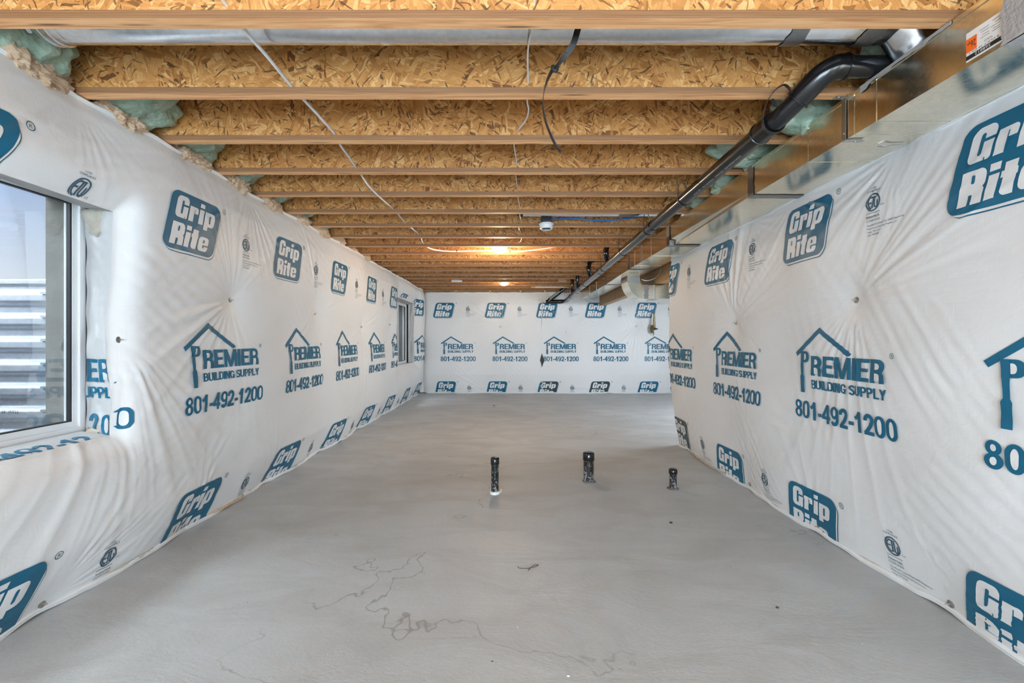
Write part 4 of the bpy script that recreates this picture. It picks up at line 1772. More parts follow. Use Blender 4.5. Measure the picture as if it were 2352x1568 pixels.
far2 = empty('insulation_blanket', (2.8, 10.5, 0), 'white printed insulation blanket on the right half of the far wall, past the seam', 'insulation')
As = grid([(0.715, .016), (4.0, .1), (5.04, .1)])
items = []
for px in (1230.5, 1343, 1458, 1574):
    items.append((badge, fx(px), 0.505, {}, 0.02))
    items.append((etl_mark, fx(px) + 0.765, 0.785, {}, 0.02))
for px in (1248.5, 1363, 1481, 1597):
    items.append((premier, fx(px), 0.0, {}, 0.02))
for k, px in enumerate((1233, 1352, 1464, 1580)):
    items.append((badge, fx(px), -1.305, {'K': DARK if k < 2 else INK}, 0.02))
    items.append((etl_mark, fx(px) + 0.775, -1.03, {}, 0.02))
facing(FS2, As, Hs, items, far2, True, None, lambda a, h: a > 0.72)
# left part of the badge that straddles the seam belongs to the first sheet: short torn gap below it
m = MB()
zc = HC - 0.475
pts = [(0.0, 0.165), (0.05, 0.03), (0.062, -0.01), (0.03, -0.08), (0.0, -0.165), (-0.02, -0.06), (-0.045, 0.0), (-0.03, 0.06)]
f_ = FS2.xyz(np.array([0.73]), np.array([-0.475]), 0.006)[0]
m.add([(0.715 + x, f_[1] - 0.004, zc + z) for x, z in pts] + [(0.715 + x * .8, f_[1] + 0.02, zc + z * .8) for x, z in pts],
      [tuple(range(8)), tuple(range(15, 7, -1))] + [(k, k + 8, (k + 1) % 8 + 8, (k + 1) % 8) for k in range(8)])
tag(m.build('torn_patch', M_BLACK, far2), 'black diamond-shaped tear at the seam')
for sh, par in ((FS, far1), (FS2, far2)):
    for p in sh.pins:
        if abs(p.h) < 0.9 and p.depth > 0.03:
            pin_part(sh, p, par, 0.02)
hem(FS, grid([(-1.95, .04), (0.72, .04)]), far1, 0.012, seed=1)
hem(FS2, grid([(0.72, .04), (4.0, .1), (5.0, .1)]), far2, 0.012, seed=6)
hem(FS, grid([(-1.95, .04), (0.72, .04)]), far1, 0.010, z=FS.hi, name='top_edge', seed=1)
hem(FS2, grid([(0.72, .04), (4.0, .1), (5.0, .1)]), far2, 0.010, z=FS2.hi, name='top_edge', seed=6)

# ------------------------------------------------------------------ spray foam in the joist bays
def bay_foam(i, cx, rad, z, label, seed, y_off=0.0, amp=0.34, freq=8.0):
    y0, y1 = jd(i) + FW / 2 + 0.006, jd(i + 1) + FW / 2 - 0.006
    yc = (y0 + y1) / 2 + y_off

    def sq(q):
        return Vector((q.x, min(max(q.y, y0), y1), min(max(q.z, JB + FT + 0.004 if not (y0 + FW / 2 < q.y < y1 - FW / 2) else -9), SUB - 0.002)))
    vs, fs = lumps((cx, yc, z), rad, seed, freq, amp, 5, sq)
    m = MB()
    m.add(vs, fs, 0, True)
    tag(m.build('spray_foam', M_FOAM, loc=(cx, yc, z)), label, 'spray foam', 'spray foam at the joist ends')


bay_foam(0, -2.08, (0.20, 0.26, 0.19), JB + 0.17, 'large pale green spray foam lump at top left under the end of the round duct', 3, -0.02)
bay_foam(1, -2.02, (0.22, 0.26, 0.15), JB + 0.165, 'green spray foam in the second joist bay on the left, spreading onto the strand board', 5)
bay_foam(2, -2.07, (0.22, 0.25, 0.14), JB + 0.16, 'green spray foam behind tan batting in the third joist bay on the left', 8)
bay_foam(3, -2.08, (0.22, 0.25, 0.13), JB + 0.16, 'green spray foam in the fourth joist bay on the left', 9)
bay_foam(4, -2.08, (0.21, 0.25, 0.13), JB + 0.16, 'green spray foam in the fifth joist bay on the left', 12)
bay_foam(5, -2.08, (0.21, 0.25, 0.13), JB + 0.16, 'green spray foam in the sixth joist bay on the left', 13)
bay_foam(6, -2.08, (0.20, 0.25, 0.12), JB + 0.15, 'small sliver of green spray foam in the seventh joist bay on the left', 14)
bay_foam(0, 1.93, (0.40, 0.12, 0.13), JB + 0.15, 'green spray foam above the black pipe where it goes behind the trunk duct', 21, 0.17)
bay_foam(1, 1.86, (0.44, 0.20, 0.20), JB + 0.12, 'green bubbly spray foam between the black pipe elbow and the trunk duct', 22, 0.1)
bay_foam(2, 1.72, (0.42, 0.20, 0.16), JB + 0.15, 'green spray foam on both sides of the black pipe, third bay on the right', 23, 0.1)
bay_foam(3, 1.80, (0.36, 0.22, 0.17), JB + 0.12, 'green spray foam behind the black pipe in the fourth joist bay on the right', 24, 0.1)
bay_foam(4, 1.85, (0.36, 0.22, 0.15), JB + 0.12, 'green spray foam above the second trunk duct section', 26, 0.1)

# ------------------------------------------------------------------ round ducts
def arc3(c, u, v, r, a0, a1, n=10):
    c, u, v = Vector(c), Vector(u), Vector(v)
    return [c + u * (r * math.cos(math.radians(a0 + (a1 - a0) * k / n))) + v * (r * math.sin(math.radians(a0 + (a1 - a0) * k / n))) for k in range(n + 1)]


RDY, RDZ, RDR = 1.845, HC + 1.309, 0.098
rd = empty('round_duct', (0, RDY, RDZ - RDR), 'long shiny round sheet metal duct running across the top of the photo between two joists', 'duct', 'round ducts in the joist bays')
m = MB()
m.tube([(-1.86 + 0.1 * k, RDY, RDZ) for k in range(34)] + [(1.50, RDY, RDZ)], RDR, 48, caps=False)
m.build('pipe', M_PIPE_METAL, rd)
m = MB()
m.tube([(-0.53, RDY, RDZ), (-0.50, RDY, RDZ)], RDR + 0.002, 48)
m.build('seam_band', M_PIPE_METAL, rd)
m = MB()   # crimped elbow towards the left wall
pts = [Vector((-1.83, RDY, RDZ))] + arc3((-1.87, RDY, RDZ + 0.16), (-1, 0, 0), (0, 0, -1), 0.16, 90, 30, 6)
m.tube([(-1.80, RDY, RDZ), (-1.87, RDY, RDZ), (-1.93, RDY, RDZ + 0.008), (-1.99, RDY, RDZ + 0.03), (-2.06, RDY, RDZ + 0.07), (-2.12, RDY, RDZ + 0.12)], [RDR + .003, RDR + .004, RDR + .001, RDR - .003, RDR - .006, RDR - .01], 48)
rd_elbow = m.build('elbow', M_PIPE_METAL, rd)
for x in (-1.90, -1.86, -1.83):
    m = MB()
    m.lathe([(RDR + .001, -0.007), (RDR + .008, -0.003), (RDR + .008, 0.003), (RDR + .001, 0.007)], (x, RDY, RDZ), (1, 0, -0.12), 48)
    m.build('crimp_ring', M_PIPE_METAL, rd_elbow)


def tape_band(parent, x, w, name='tape_band', ry=RDY, rz=RDZ, rr=RDR, seed=1):
    m = MB()
    n = 44
    vs, fs = [], []
    for s in (0, 1):
        for k in range(n):
            a = 2 * PI * k / n
            o = 0.006 * noise.noise(Vector((math.cos(a) * 4, math.sin(a) * 4, seed + s * 5))) * 2 + 0.02 * math.sin(a)
            vs.append((x + (s - 0.5) * w + o, ry + math.cos(a) * (rr + .0035), rz + math.sin(a) * (rr + .0035)))
    fs = [(k, (k + 1) % n, n + (k + 1) % n, n + k) for k in range(n)]
    m.add(vs, fs, 0, True)
    return m.build(name, M_TAPE, parent)


tape_band(rd, 1.165, 0.075)
tape_band(rd, 1.46, 0.08, seed=4)
m = MB()
m.tube([(1.48, RDY, RDZ), (1.535, RDY, RDZ), (1.575, RDY, RDZ - 0.012), (1.63, RDY, RDZ - 0.055), (1.665, RDY, RDZ - 0.11), (1.675, RDY, RDZ - 0.16), (1.675, RDY, JB - 0.004)], [RDR + .003, RDR + .004, RDR, RDR + .003, RDR - .002, RDR - .004, RDR - .006], 48)
m.build('takeoff_elbow', M_PIPE_METAL, rd)

r2y, r2z = 4.30, HC + 1.265
rd2 = empty('round_duct', (0.8, r2y, r2z - .1), 'round duct mostly hidden behind a joist, a thin bright strip above the smoke alarm', 'duct', 'round ducts in the joist bays')
m = MB()
m.tube([(0.10, r2y, r2z), (0.8, r2y, r2z), (1.62, r2y, r2z)], RDR, 32)
m.build('pipe', M_PIPE_METAL, rd2)
m = MB()
m.tube([(0.075, r2y, r2z), (0.115, r2y, r2z)], RDR + .004, 32)
m.build('end_cap', M_BLACK, rd2)
tape_band(rd2, 1.10, 0.12, ry=r2y, rz=r2z)
m = MB()
m.tube([(1.60, r2y, r2z), (1.66, r2y, r2z - .02), (1.70, r2y, r2z - .09), (1.70, r2y, JB - 0.004)], RDR - .004, 24)
m.build('takeoff_elbow', M_PIPE_METAL, rd2)

# ------------------------------------------------------------------ trunk duct
TB, TT = HC + 0.929, HC + 1.122
XR = 1.895
td = empty('trunk_duct', (1.7, 5.0, TB), 'long rectangular galvanized trunk duct hung under the joists along the top of the right wall', 'duct')


def sect(y, xl, zb, zt=TT, xr=XR):
    return [(xl, y, zb), (xr, y, zb), (xr, y, zt), (xl, y, zt)]


XL = 1.556


def duct_piece(a, b, mat=M_DUCT, name='duct_section'):
    m = MB()
    m.hexa(a, b)
    return m.build(name, mat, td)


d1 = duct_piece(sect(-0.6, XL - .004, TB - .003), sect(1.405, XL - .004, TB - .003))
d2 = duct_piece(sect(1.407, XL, TB), sect(2.935, XL, TB))
# standing seams and creases on the near section
for y in (1.935, 2.06, 2.38):
    m = MB()
    m.box((XL - .0025, y, TB), (XL, y + .007, TT))
    m.box((XL, y, TB - .0015), (XR, y + .004, TB))
    m.build('seam', M_DUCT, td)
m = MB()   # folded lip along the top edge
m.box((XL - .004, -0.6, TT - .016), (XL - .0002, 2.93, TT))
m.build('top_lip', M_DUCT, td)
# second section tapers a little, its lower edge chamfered
m = MB()
a = [(XL + .002, 2.94, TB + .004), (XR, 2.94, TB + .004), (XR, 2.94, TT), (XL + .002, 2.94, TT)]
b = [(XL + .050, 4.50, TB + .004), (XR, 4.50, TB + .004), (XR, 4.50, TT), (XL + .006, 4.50, TT)]
mid_a = (XL, 2.94, TB + .006)
m.add([a[0], a[1], a[2], a[3], b[0], b[1], b[2], b[3], (XL + .001, 2.94, TB + .03), (XL + .008, 4.50, TB + .055)],
      [(0, 4, 5, 1), (1, 5, 6, 2), (2, 6, 7, 3), (3, 7, 9, 8), (8, 9, 4, 0), (0, 1, 2, 3, 8), (4, 9, 7, 6, 5)])
m.build('duct_section', M_DUCT, td)
duct_piece(sect(4.505, XL + .003, TB), sect(6.02, XL + .003, TB))
m = MB()
m.box((XL + .001, 4.492, TB - .003), (XL + .06, 4.5045, TB + .075))
m.build('mastic_smear', M_MASTIC, td)
a, b = sect(6.025, XL + .004, TB), sect(7.70, XL + .05, TB + .002, TT - .02)
duct_piece(a, b)
duct_piece(sect(7.705, XL + .048, TB, TT - .035), sect(10.36, XL + .048, TB, TT - .035))
for y in (5.05, 5.72, 8.5, 9.25):
    m = MB()
    x = XL + (.003 if y < 7 else .048)
    m.box((x - .004, y, TB), (x, y + .012, TT - (0.0 if y < 7 else .035)))
    m.box((x, y, TB - .003), (XR, y + .012, TB))
    m.build('seam', M_DUCT, td)


def joint(y, w, x, zb=TB, zt=TT, seed=0, mat=M_TAPE):
    """tape wrapped over a joint: front face and underside, with ragged edges"""
    m = MB()
    r = random.Random(seed)
    n = 14
    for face in (0, 1):
        vs = []
        for k in range(n + 1):
            t = k / n
            e0 = y - w / 2 + r.uniform(-.006, .004)
            e1 = y + w / 2 + r.uniform(-.004, .006)
            if face == 0:
                z = zb + (zt - zb) * t
                vs += [(x - .0035, e0, z), (x - .0035, e1, z)]
            else:
                xx = x - .0035 + (XR - x) * t
                vs += [(xx, e0, zb - .0035), (xx, e1, zb - .0035)]
        m.add(vs, [(2 * k, 2 * k + 1, 2 * k + 3, 2 * k + 2) for k in range(n)])
    m.build('joint_tape', mat, td)


joint(1.392, 0.085, XL - .004, TB - .003, seed=2, mat=M_MASTIC)
joint(2.945, 0.07, XL, seed=3)
joint(4.50, 0.08, XL + .003, seed=4)
joint(6.02, 0.06, XL + .003, seed=5)
joint(7.70, 0.06, XL + .048, TB, TT - .03, seed=6)
# mastic smeared along the takeoff
m = MB()
r = random.Random(4)
vs = []
for k in range(25):
    y = 1.60 + (2.02 - 1.60) * k / 24
    vs += [(XL - .0055, y, TT + .002), (XL - .0055, y, TT - .010 - r.uniform(0, .008) - (0.012 if k > 21 else 0))]
m.add(vs, [(2 * k, 2 * k + 1, 2 * k + 3, 2 * k + 2) for k in range(24)])
m.build('mastic_smear', M_MASTIC, td)

# product sticker, fixed upside down
sk = MB()
sy0, sy1, sz0, sz1 = 1.428, 1.553, HC + 0.944, HC + 1.042
xs = XL - .0012
sk.add([(xs, sy1, sz0), (xs, sy0, sz0), (xs, sy0, sz1), (xs, sy1, sz1), (xs + .001, sy1, sz0), (xs + .001, sy0, sz0), (xs + .001, sy0, sz1), (xs + .001, sy1, sz1)],
       [(0, 1, 2, 3), (7, 6, 5, 4), (0, 4, 5, 1), (1, 5, 6, 2), (2, 6, 7, 3), (3, 7, 4, 0)])
P = Print(1.0)
W_, H_ = sy1 - sy0, sz1 - sz0
# local frame of the print: x to the right and y up when the sticker is held the right way round
P.T = lambda x, y: (x, y)
P.layer = 1
P.rect(0.0, H_ * .80, W_, H_ * .945, 0, 5)
font_text(P, '568812', W_ * .40, H_ * .82, W_ * .36, H_ * .10, 0) if False else None
P.layer = 1
P.rect(W_ * .715, H_ * .22, W_, H_ * .69, 0, 6)
P.layer = 2
font_text(P, '26', W_ * .735, H_ * .35, W_ * .14, H_ * .22, 5)
font_text(P, 'ga', W_ * .885, H_ * .37, W_ * .085, H_ * .12, 5)
font_text(P, '568812', W_ * .36, H_ * .83, W_ * .40, H_ * .09, 4)
font_text(P, '8 DUCT 26 GA 5', W_ * .16, H_ * .715, W_ * .76, H_ * .06, 5)
font_text(P, 'FOLD', W_ * .32, H_ * .60, W_ * .20, H_ * .065, 5)
for k, (u, v, w_) in enumerate(((.12, .47, .2), (.12, .40, .18), (.40, .46, .22), (.40, .38, .18), (.12, .31, .24), (.40, .28, .2), (.12, .22, .14), (.40, .19, .24), (.12, .12, .2))):
    P.rect(W_ * u, H_ * v, W_ * (u + w_), H_ * (v + .014), 0, 5)
vs = [(xs - .0004 * l, sy0 + x, sz1 - y) for x, y, l in P.p]
lut = {0: 0, 4: 0, 5: 1, 6: 2}
for q, mt in zip(P.f, P.m):
    sk.add([vs[i] for i in q], [tuple(range(len(q)))], lut[mt])
so = sk.build('sticker', [M_LABEL, M_LABEL_INK, M_ORANGE], td)
so['label'] = 'white, orange and black gauge sticker, upside down'

# strap hanger holding the trunk to the second joist
hg = empty('duct_hanger', (XL - .01, 2.115, TB), 'galvanized metal strap hanger holding the trunk duct to the second joist', 'hanger', 'trunk duct hangers')
m = MB()
hx = XL - .0045
m.ribbon([(hx - .045, 2.118, JB - .0015), (hx - .004, 2.118, JB - .0015), (hx - .001, 2.118, JB - .006), (hx - .001, 2.118, TB - .001), (hx + .003, 2.118, TB - .005), (hx + .085, 2.112, TB - .007)], (0, 1, 0), 0.026, 0.0016)
m.build('strap', M_STRAP, hg)
m = MB()
for p, ax in (((hx - .025, 2.118, JB - .002), (0, 0, -1)), ((hx - .002, 2.118, TB + .03), (-1, 0, 0)), ((hx + .05, 2.116, TB - .0075), (0, 0, -1))):
    m.lathe([(.005, 0), (.005, .002), (.0025, .003)], p, ax, 10)
m.build('screws', M_STRAP, hg)
for k, (y, lb) in enumerate(((5.42, 'galvanized strap under the trunk duct just past the right wall corner'),)):
    h2 = empty('duct_hanger', (XL, y, TB), lb, 'hanger', 'trunk duct hangers')
    m = MB()
    m.ribbon([(XL - .001, y, JB - .002), (XL - .0015, y, TB - .002), (XL + .006, y, TB - .006), (XL + .09, y, TB - .007)], (0, 1, 0), 0.026, 0.0016)
    m.build('strap', M_STRAP, h2)
m = MB()   # bent wire clip under the near section
c0 = Vector((1.80, 2.155, TB - .004))
m.ribbon([c0 + Vector((-.05, .014, -.002)), c0 + Vector((-.028, .004, -.010)), c0 + Vector((0, 0, -.003)), c0 + Vector((.055, -.006, -.002))], (0, 1, 0), .012, .0015)
m.ribbon([c0 + Vector((-.055, -.002, -.008)), c0 + Vector((-.03, .004, -.010)), c0 + Vector((0, 0, -.003))], (0, 1, 0), .008, .0015)
tag(m.build('wire_clip', M_STRAP, loc=c0), 'small bent metal clip screwed under the near trunk duct section', 'clip')

# branch duct: collar, radius elbow and run to the right
bd = empty('branch_duct', (1.75, 6.6, HC + .57), 'rectangular galvanized branch duct with a rounded elbow dropping from the trunk duct', 'duct')
bx0, bx1, by0, by1 = 1.625, 1.795, 6.33, 6.70
bz0, bz1 = HC + .572, HC + .760
m = MB()
m.box((bx0, by0, HC + .845), (bx1, by1, TB - .002))
m.build('collar', M_DUCT, bd)
m = MB()
pts_o, pts_i = [], []
cxx, czz = 1.835, HC + .86
Ro, Ri = cxx - bx0, cxx - bx1
n = 14
for k in range(n + 1):
    a = PI + (PI / 2) * k / n
    pts_o.append((cxx + 0.02 * k / n + Ro * 1.0 * math.cos(a), czz - 0.015 + (czz - 0.015 - bz0) * math.sin(a)))
    pts_i.append((cxx + 0.02 * k / n + Ri * math.cos(a), czz - 0.015 + (czz - 0.015 - bz1) * math.sin(a)))
vs, fs = [], []
for (xo, zo), (xi, zi) in zip(pts_o, pts_i):
    vs += [(xo, by0, zo), (xo, by1, zo), (xi, by1, zi), (xi, by0, zi)]
for k in range(n):
    for q in range(4):
        q2 = (q + 1) % 4
        fs.append((k * 4 + q, k * 4 + q2, k * 4 + 4 + q2, k * 4 + 4 + q))
m.add(vs, fs, 0, True)
m.build('elbow', M_DUCT, bd, sharp=35)
m = MB()
m.box((cxx + .02, by0, bz0), (3.3, by1, bz1))
m.build('run', M_DUCT, bd)
m = MB()
m.box((1.995, by0 - .004, bz0 - .004), (2.01, by1 + .004, bz1 + .004))
m.build('drive_cleat', M_STRAP, bd)
for x0_, x1_, sd in ((1.86, 1.915, 3),):
    m = MB()
    r = random.Random(sd)
    vs = []
    for k in range(13):
        z = bz0 - .004 + (bz1 - bz0 + .008) * k / 12
        vs += [(x0_ + r.uniform(-.004, .004), by0 - .0025, z), (x1_ + r.uniform(-.004, .010), by0 - .0025, z)]
    m.add(vs, [(2 * k, 2 * k + 1, 2 * k + 3, 2 * k + 2) for k in range(12)])
    m.build('joint_tape', M_TAPE, bd)
m = MB()
m.add(*[[(bx0 - .004, by0 - .004, HC + .80), (bx1 + .004, by0 - .004, HC + .80), (bx1 + .004, by0 - .004, HC + .865), (bx0 - .004, by0 - .004, HC + .865)], [(0, 1, 2, 3)]])
m.box((bx0 - .004, by0 - .003, HC + .845), (bx0 - .001, by1, HC + .875))
m.build('joint_tape', M_TAPE, bd)

# ------------------------------------------------------------------ black drain pipe
PR = 0.0445


def pz(y):
    return HC + 1.025 - 0.0179 * (y - 2.1)


dp = empty('drain_pipe', (1.24, 6, HC + 0.9), 'long shiny black plastic drain pipe sloping away under the joists beside the trunk duct', 'pipe')
m = MB()
m.tube([(1.24, 2.16 + k * 0.4, pz(2.16 + k * 0.4)) for k in range(21)], PR, 32)
main = m.build('pipe', M_ABS, dp)
# printed line along the pipe
P = Print(1.0)
P.T = lambda x, y: (x, y)
font_text(P, 'NON-PRESSURE USE ONLY   MADE IN USA   ABS DWV', 0, 0, 0.62, 0.011, 1)
m = MB()
for q in P.f:
    vs = []
    for i in q:
        x, y, l = P.p[i]
        th = math.radians(-118) + y / PR
        yy = 2.35 + 0.62 - x if False else 2.42 + x
        vs.append((1.24 + (PR + .0006) * math.cos(th), yy, pz(yy) + (PR + .0006) * math.sin(th)))
    m.add(vs, [tuple(range(len(q)))])
m.build('printed_line', M_PIPE_PRINT, dp)
# elbows at the near end
c1 = spline([(1.262, 2.115, HC + 1.040), (1.272, 2.085, HC + 1.052), (1.300, 2.035, HC + 1.090), (1.335, 1.990, HC + 1.132), (1.375, 1.965, HC + 1.160), (1.425, 1.957, HC + 1.171), (1.46, 1.957, HC + 1.172)], 6)
m = MB()
m.tube([(1.24, 2.25, pz(2.25)), (1.24, 2.17, pz(2.17)), (1.244, 2.135, pz(2.13)), (1.262, 2.100, HC + 1.046), (1.30, 2.04, HC + 1.087)], PR, 32)
m.build('pipe_stub', M_ABS, dp)
m = MB()
m.tube([(1.24, 2.26, pz(2.26)), (1.24, 2.19, pz(2.19)), (1.2405, 2.15, pz(2.15) + .001)], PR + .006, 32)
m.build('coupling', M_ABS, dp)
m = MB()
m.tube(spline([(1.292, 2.052, HC + 1.078), (1.318, 2.010, HC + 1.112), (1.350, 1.975, HC + 1.146), (1.395, 1.957, HC + 1.168), (1.44, 1.957, HC + 1.172)], 7), PR + .006, 32)
dp_elbow = m.build('elbow', M_ABS, dp)
for p, ax in (((1.294, 2.050, HC + 1.080), (0.43, -0.69, 0.58)), ((1.435, 1.957, HC + 1.172), (1, 0, 0.02)), ((1.24, 2.26, pz(2.26)), (0, 1, 0))):
    m = MB()
    m.lathe([(PR + .005, -.006), (PR + .010, -.004), (PR + .010, .004), (PR + .005, .006)], p, ax, 32)
    m.build('hub_ring', M_ABS, dp_elbow)
m = MB()
m.tube([(1.43, 1.957, HC + 1.172), (2.0, 1.957, HC + 1.176)], PR, 32)
m.build('pipe_end', M_ABS, dp)
# couplings along the run
for y in (3.99, 5.06, 6.35, 8.25, 8.6):
    m = MB()
    m.tube([(1.24, y - .05, pz(y - .05)), (1.24, y + .05, pz(y + .05))], PR + .0045, 28)
    m.build('coupling', M_ABS, dp)
# risers into the joist bays
for k, (y, ex) in enumerate(((5.72, 0.5), (6.98, 0.45), (8.20, 0.12), (8.92, 0.10))):
    m = MB()
    z = pz(y)
    r_ = 0.035
    if k < 2:
        pts = [(1.235, y + .10, z + .012), (1.225, y + .05, z + .05), (1.20, y, z + .11), (1.20, y, HC + 1.13), (1.215, y, HC + 1.185), (1.26, y, HC + 1.222), (1.32, y, HC + 1.23), (1.32 + ex, y, HC + 1.235)]
    else:
        pts = [(1.23, y + .12, z + .01), (1.22, y + .06, z + .05), (1.205, y + .01, z + .12), (1.205, y, HC + 1.14), (1.205, y, HC + 1.24)]
    m.tube(spline(pts, 5), r_, 20)
    m.build('riser', M_ABS, dp)
# far end: elbow, short run to the left and the diagonal vent
m = MB()
m.tube(spline([(1.24, 10.14, pz(10.14)), (1.235, 10.24, pz(10.2)), (1.20, 10.33, HC + .875), (1.12, 10.365, HC + .870), (0.80, 10.365, HC + .862)], 6), PR + .002, 24)
m.build('end_elbow', M_ABS, dp)
m = MB()
m.tube([(0.86, 10.345, HC + .885), (1.27, 10.285, HC + 1.20)], PR, 24)
m.build('diagonal_vent', M_ABS, dp)
m = MB()
m.tube([(0.885, 10.30, HC + .93), (1.10, 10.262, HC + 1.095)], 0.012, 10)
m.build('vent_line', M_PIPE_PRINT, dp)

# plastic straps that hold it up
def pipe_strap(y, label, dx=0.0, top=JB + 0.012, gap=0.003, thin=.0022, yj=None):
    root = empty('pipe_strap', (1.24, y, pz(y) - PR), label, 'strap', 'straps holding the black drain pipe')
    m = MB()
    z = pz(y)
    R_ = PR + gap
    pts = [(1.24 - R_ * 0.55 + dx, (yj or y), top), (1.24 - R_ * 0.9, y, z + R_ * 1.4)]
    pts += [(1.24 + R_ * math.cos(a), y, z + R_ * math.sin(a)) for a in np.linspace(PI * 0.9, PI * 2.1, 18)]
    pts += [(1.24 + R_ * 0.6, y, z + R_ * 1.3), (1.24 + R_ * 0.1 + dx, (yj or y), top)]
    m.ribbon(pts, (0, 1, 0), 0.019, thin)
    m.build('loop', M_BLACK, root)
    return root


for y, lb, dx in ((3.25, 'black plastic strap round the drain pipe near the second trunk duct section', -.03),
                  (4.10, 'black plastic strap round the drain pipe by the blue cable', -.01),
                  (5.06, 'black plastic strap round the drain pipe just before the nearest riser', -.01),
                  (6.05, 'black plastic strap round the drain pipe between the two hooked risers', -.03),
                  (7.55, 'black plastic strap round the drain pipe just past the second hooked riser', 0),
                  (8.02, 'black plastic strap round the drain pipe in front of the twin upright risers', 0),
                  (9.35, 'black plastic strap round the drain pipe behind the twin upright risers', 0),
                  (9.80, 'black plastic strap round the drain pipe, last but one before the far wall', -.02),
                  (10.05, 'black plastic strap round the drain pipe closest to the far wall', -.05)):
    pipe_strap(y, lb, dx)
# the near strap left in an open loop
ls = empty('pipe_strap', (1.24, 2.16, pz(2.16)), 'perforated black strap in an open loop at the near elbow of the drain pipe', 'strap', 'straps holding the black drain pipe')
y = 2.145
z = pz(y)
R_ = PR + .0085
m = MB()
pts = [Vector((1.24 + R_ * math.cos(a), y, z + R_ * math.sin(a))) for a in np.linspace(PI * 0.22, -PI * 1.0, 22)]
pts += spline([(1.186, y, z + .02), (1.183, 2.11, z + .065), (1.190, 2.06, z + .098), (1.215, 2.03, z + .112), (1.245, 2.035, z + .100), (1.272, 2.05, z + .070)], 6)
m.ribbon(pts, [(0, 1, 0)] * 22 + [(0.25, 0.95, 0.1)] * (len(pts) - 22), 0.020, .0022)
m.build('loop', M_BLACK, ls)
m = MB()
m.ribbon([(1.205, 2.07, z + .035), (1.19, 2.055, z + .052), (1.175, 2.05, z + .058)], (0, 1, 0), .02, .0022)
m.build('loose_end', M_BLACK, ls)

# ------------------------------------------------------------------ cables
def cable(name, pts, r, mat, label, cat='cable', flat=0.62, group=None):
    m = MB()
    sp = spline(pts, 7)
    m.tube(sp, r, 10, flat=flat)
    o = m.build(name, mat, loc=sp[0])
    return tag(o, label, cat, group)


H1 = HC
lp = [(-0.99, 1.12, H1 + 1.20), (-1.015, 1.62, H1 + 1.195), (-1.0, 1.83, H1 + 1.20)]
lp = [(-0.985, 1.10, H1 + 1.19), (-1.012, 1.61, H1 + 1.192)]
for px, py, d in ((560, 67, 1.70), (615, 131, 1.87), (672, 201, 2.10), (700, 231, 2.22), (737, 271, 2.40), (770, 309, 2.59), (781, 332, 2.70), (800, 358, 2.88), (819, 386, 3.08),
                  (830, 402, 3.17), (848, 428, 3.36), (874, 454, 3.57), (905, 481, 4.06), (933, 513, 4.55), (962, 538, 5.04), (972, 558, 5.48), (985, 569, 5.72), (1005, 574.5, 5.86), (1035, 577, 5.905), (1090, 576.3, 5.915), (1147, 576, 5.915), (1195, 577, 5.915), (1230, 573.5, 5.91), (1266, 568.5, 5.90), (1300, 562, 5.90)):
    lp.append(tuple(at(px, py, d)))
cable('electrical_cable', lp, 0.0085, M_CABLE, 'white electrical cable running diagonally through the joists on the left to the nearer ceiling light', group='white electrical cables')
rp = [(0.083, 1.12, H1 + 1.21), (0.086, 1.61, H1 + 1.205)]
for px, py, d in ((1223, 67, 1.70), (1216, 90, 1.80), (1212, 130, 1.92), (1213, 190, 2.11), (1211, 233, 2.22), (1214, 252, 2.32), (1208, 275, 2.45), (1190, 300, 2.59), (1181, 330, 2.75), (1183, 350, 2.90), (1187, 378, 3.08), (1185, 404, 3.2), (1188, 430, 3.56), (1190, 456, 3.7), (1193, 472, 4.05), (1194, 495, 4.15), (1197, 508, 4.53), (1192, 524, 4.7), (1196, 533, 5.02), (1198, 547, 5.15), (1193, 556, 5.48), (1175, 566, 5.62)):
    rp.append(tuple(at(px, py, d)))
cable('electrical_cable', rp, 0.0065, M_CABLE, 'thinner white electrical cable threaded through the joists near the middle of the ceiling', group='white electrical cables')
sa = Vector((0.345, 4.40, HC + 1.09))
bp = [(0.395, 4.405, HC + 1.172)]
for px, py, d in ((1285, 503.5, 4.42), (1305, 500.5, 4.42), (1330, 502.5, 4.42), (1365, 505.5, 4.42), (1400, 505.5, 4.42), (1430, 503, 4.42), (1460, 499, 4.42), (1500, 494, 4.42), (1540, 486, 4.42)):
    bp.append(tuple(at(px, py, d)))
cable('alarm_cable', bp, 0.0075, M_BLUE, 'blue cable running from the smoke alarm box to the right')
for px in (1049.5, 1171):
    p = at(px, 576.5, 5.93)
    m = MB()
    m.ribbon([p + Vector((0, .045, .012)), p + Vector((0, -.022, .012)), p + Vector((0, -.027, 0)), p + Vector((0, -.022, -.012)), p + Vector((0, .045, -.012))], (1, 0, 0), .012, .002)
    o = m.build('cable_staple', M_BLACK, loc=p)
    tag(o, 'black cable staple on the white cable ' + ('left of the nearer ceiling light' if px < 1100 else 'right of the nearer ceiling light'), 'staple', 'cable staples')

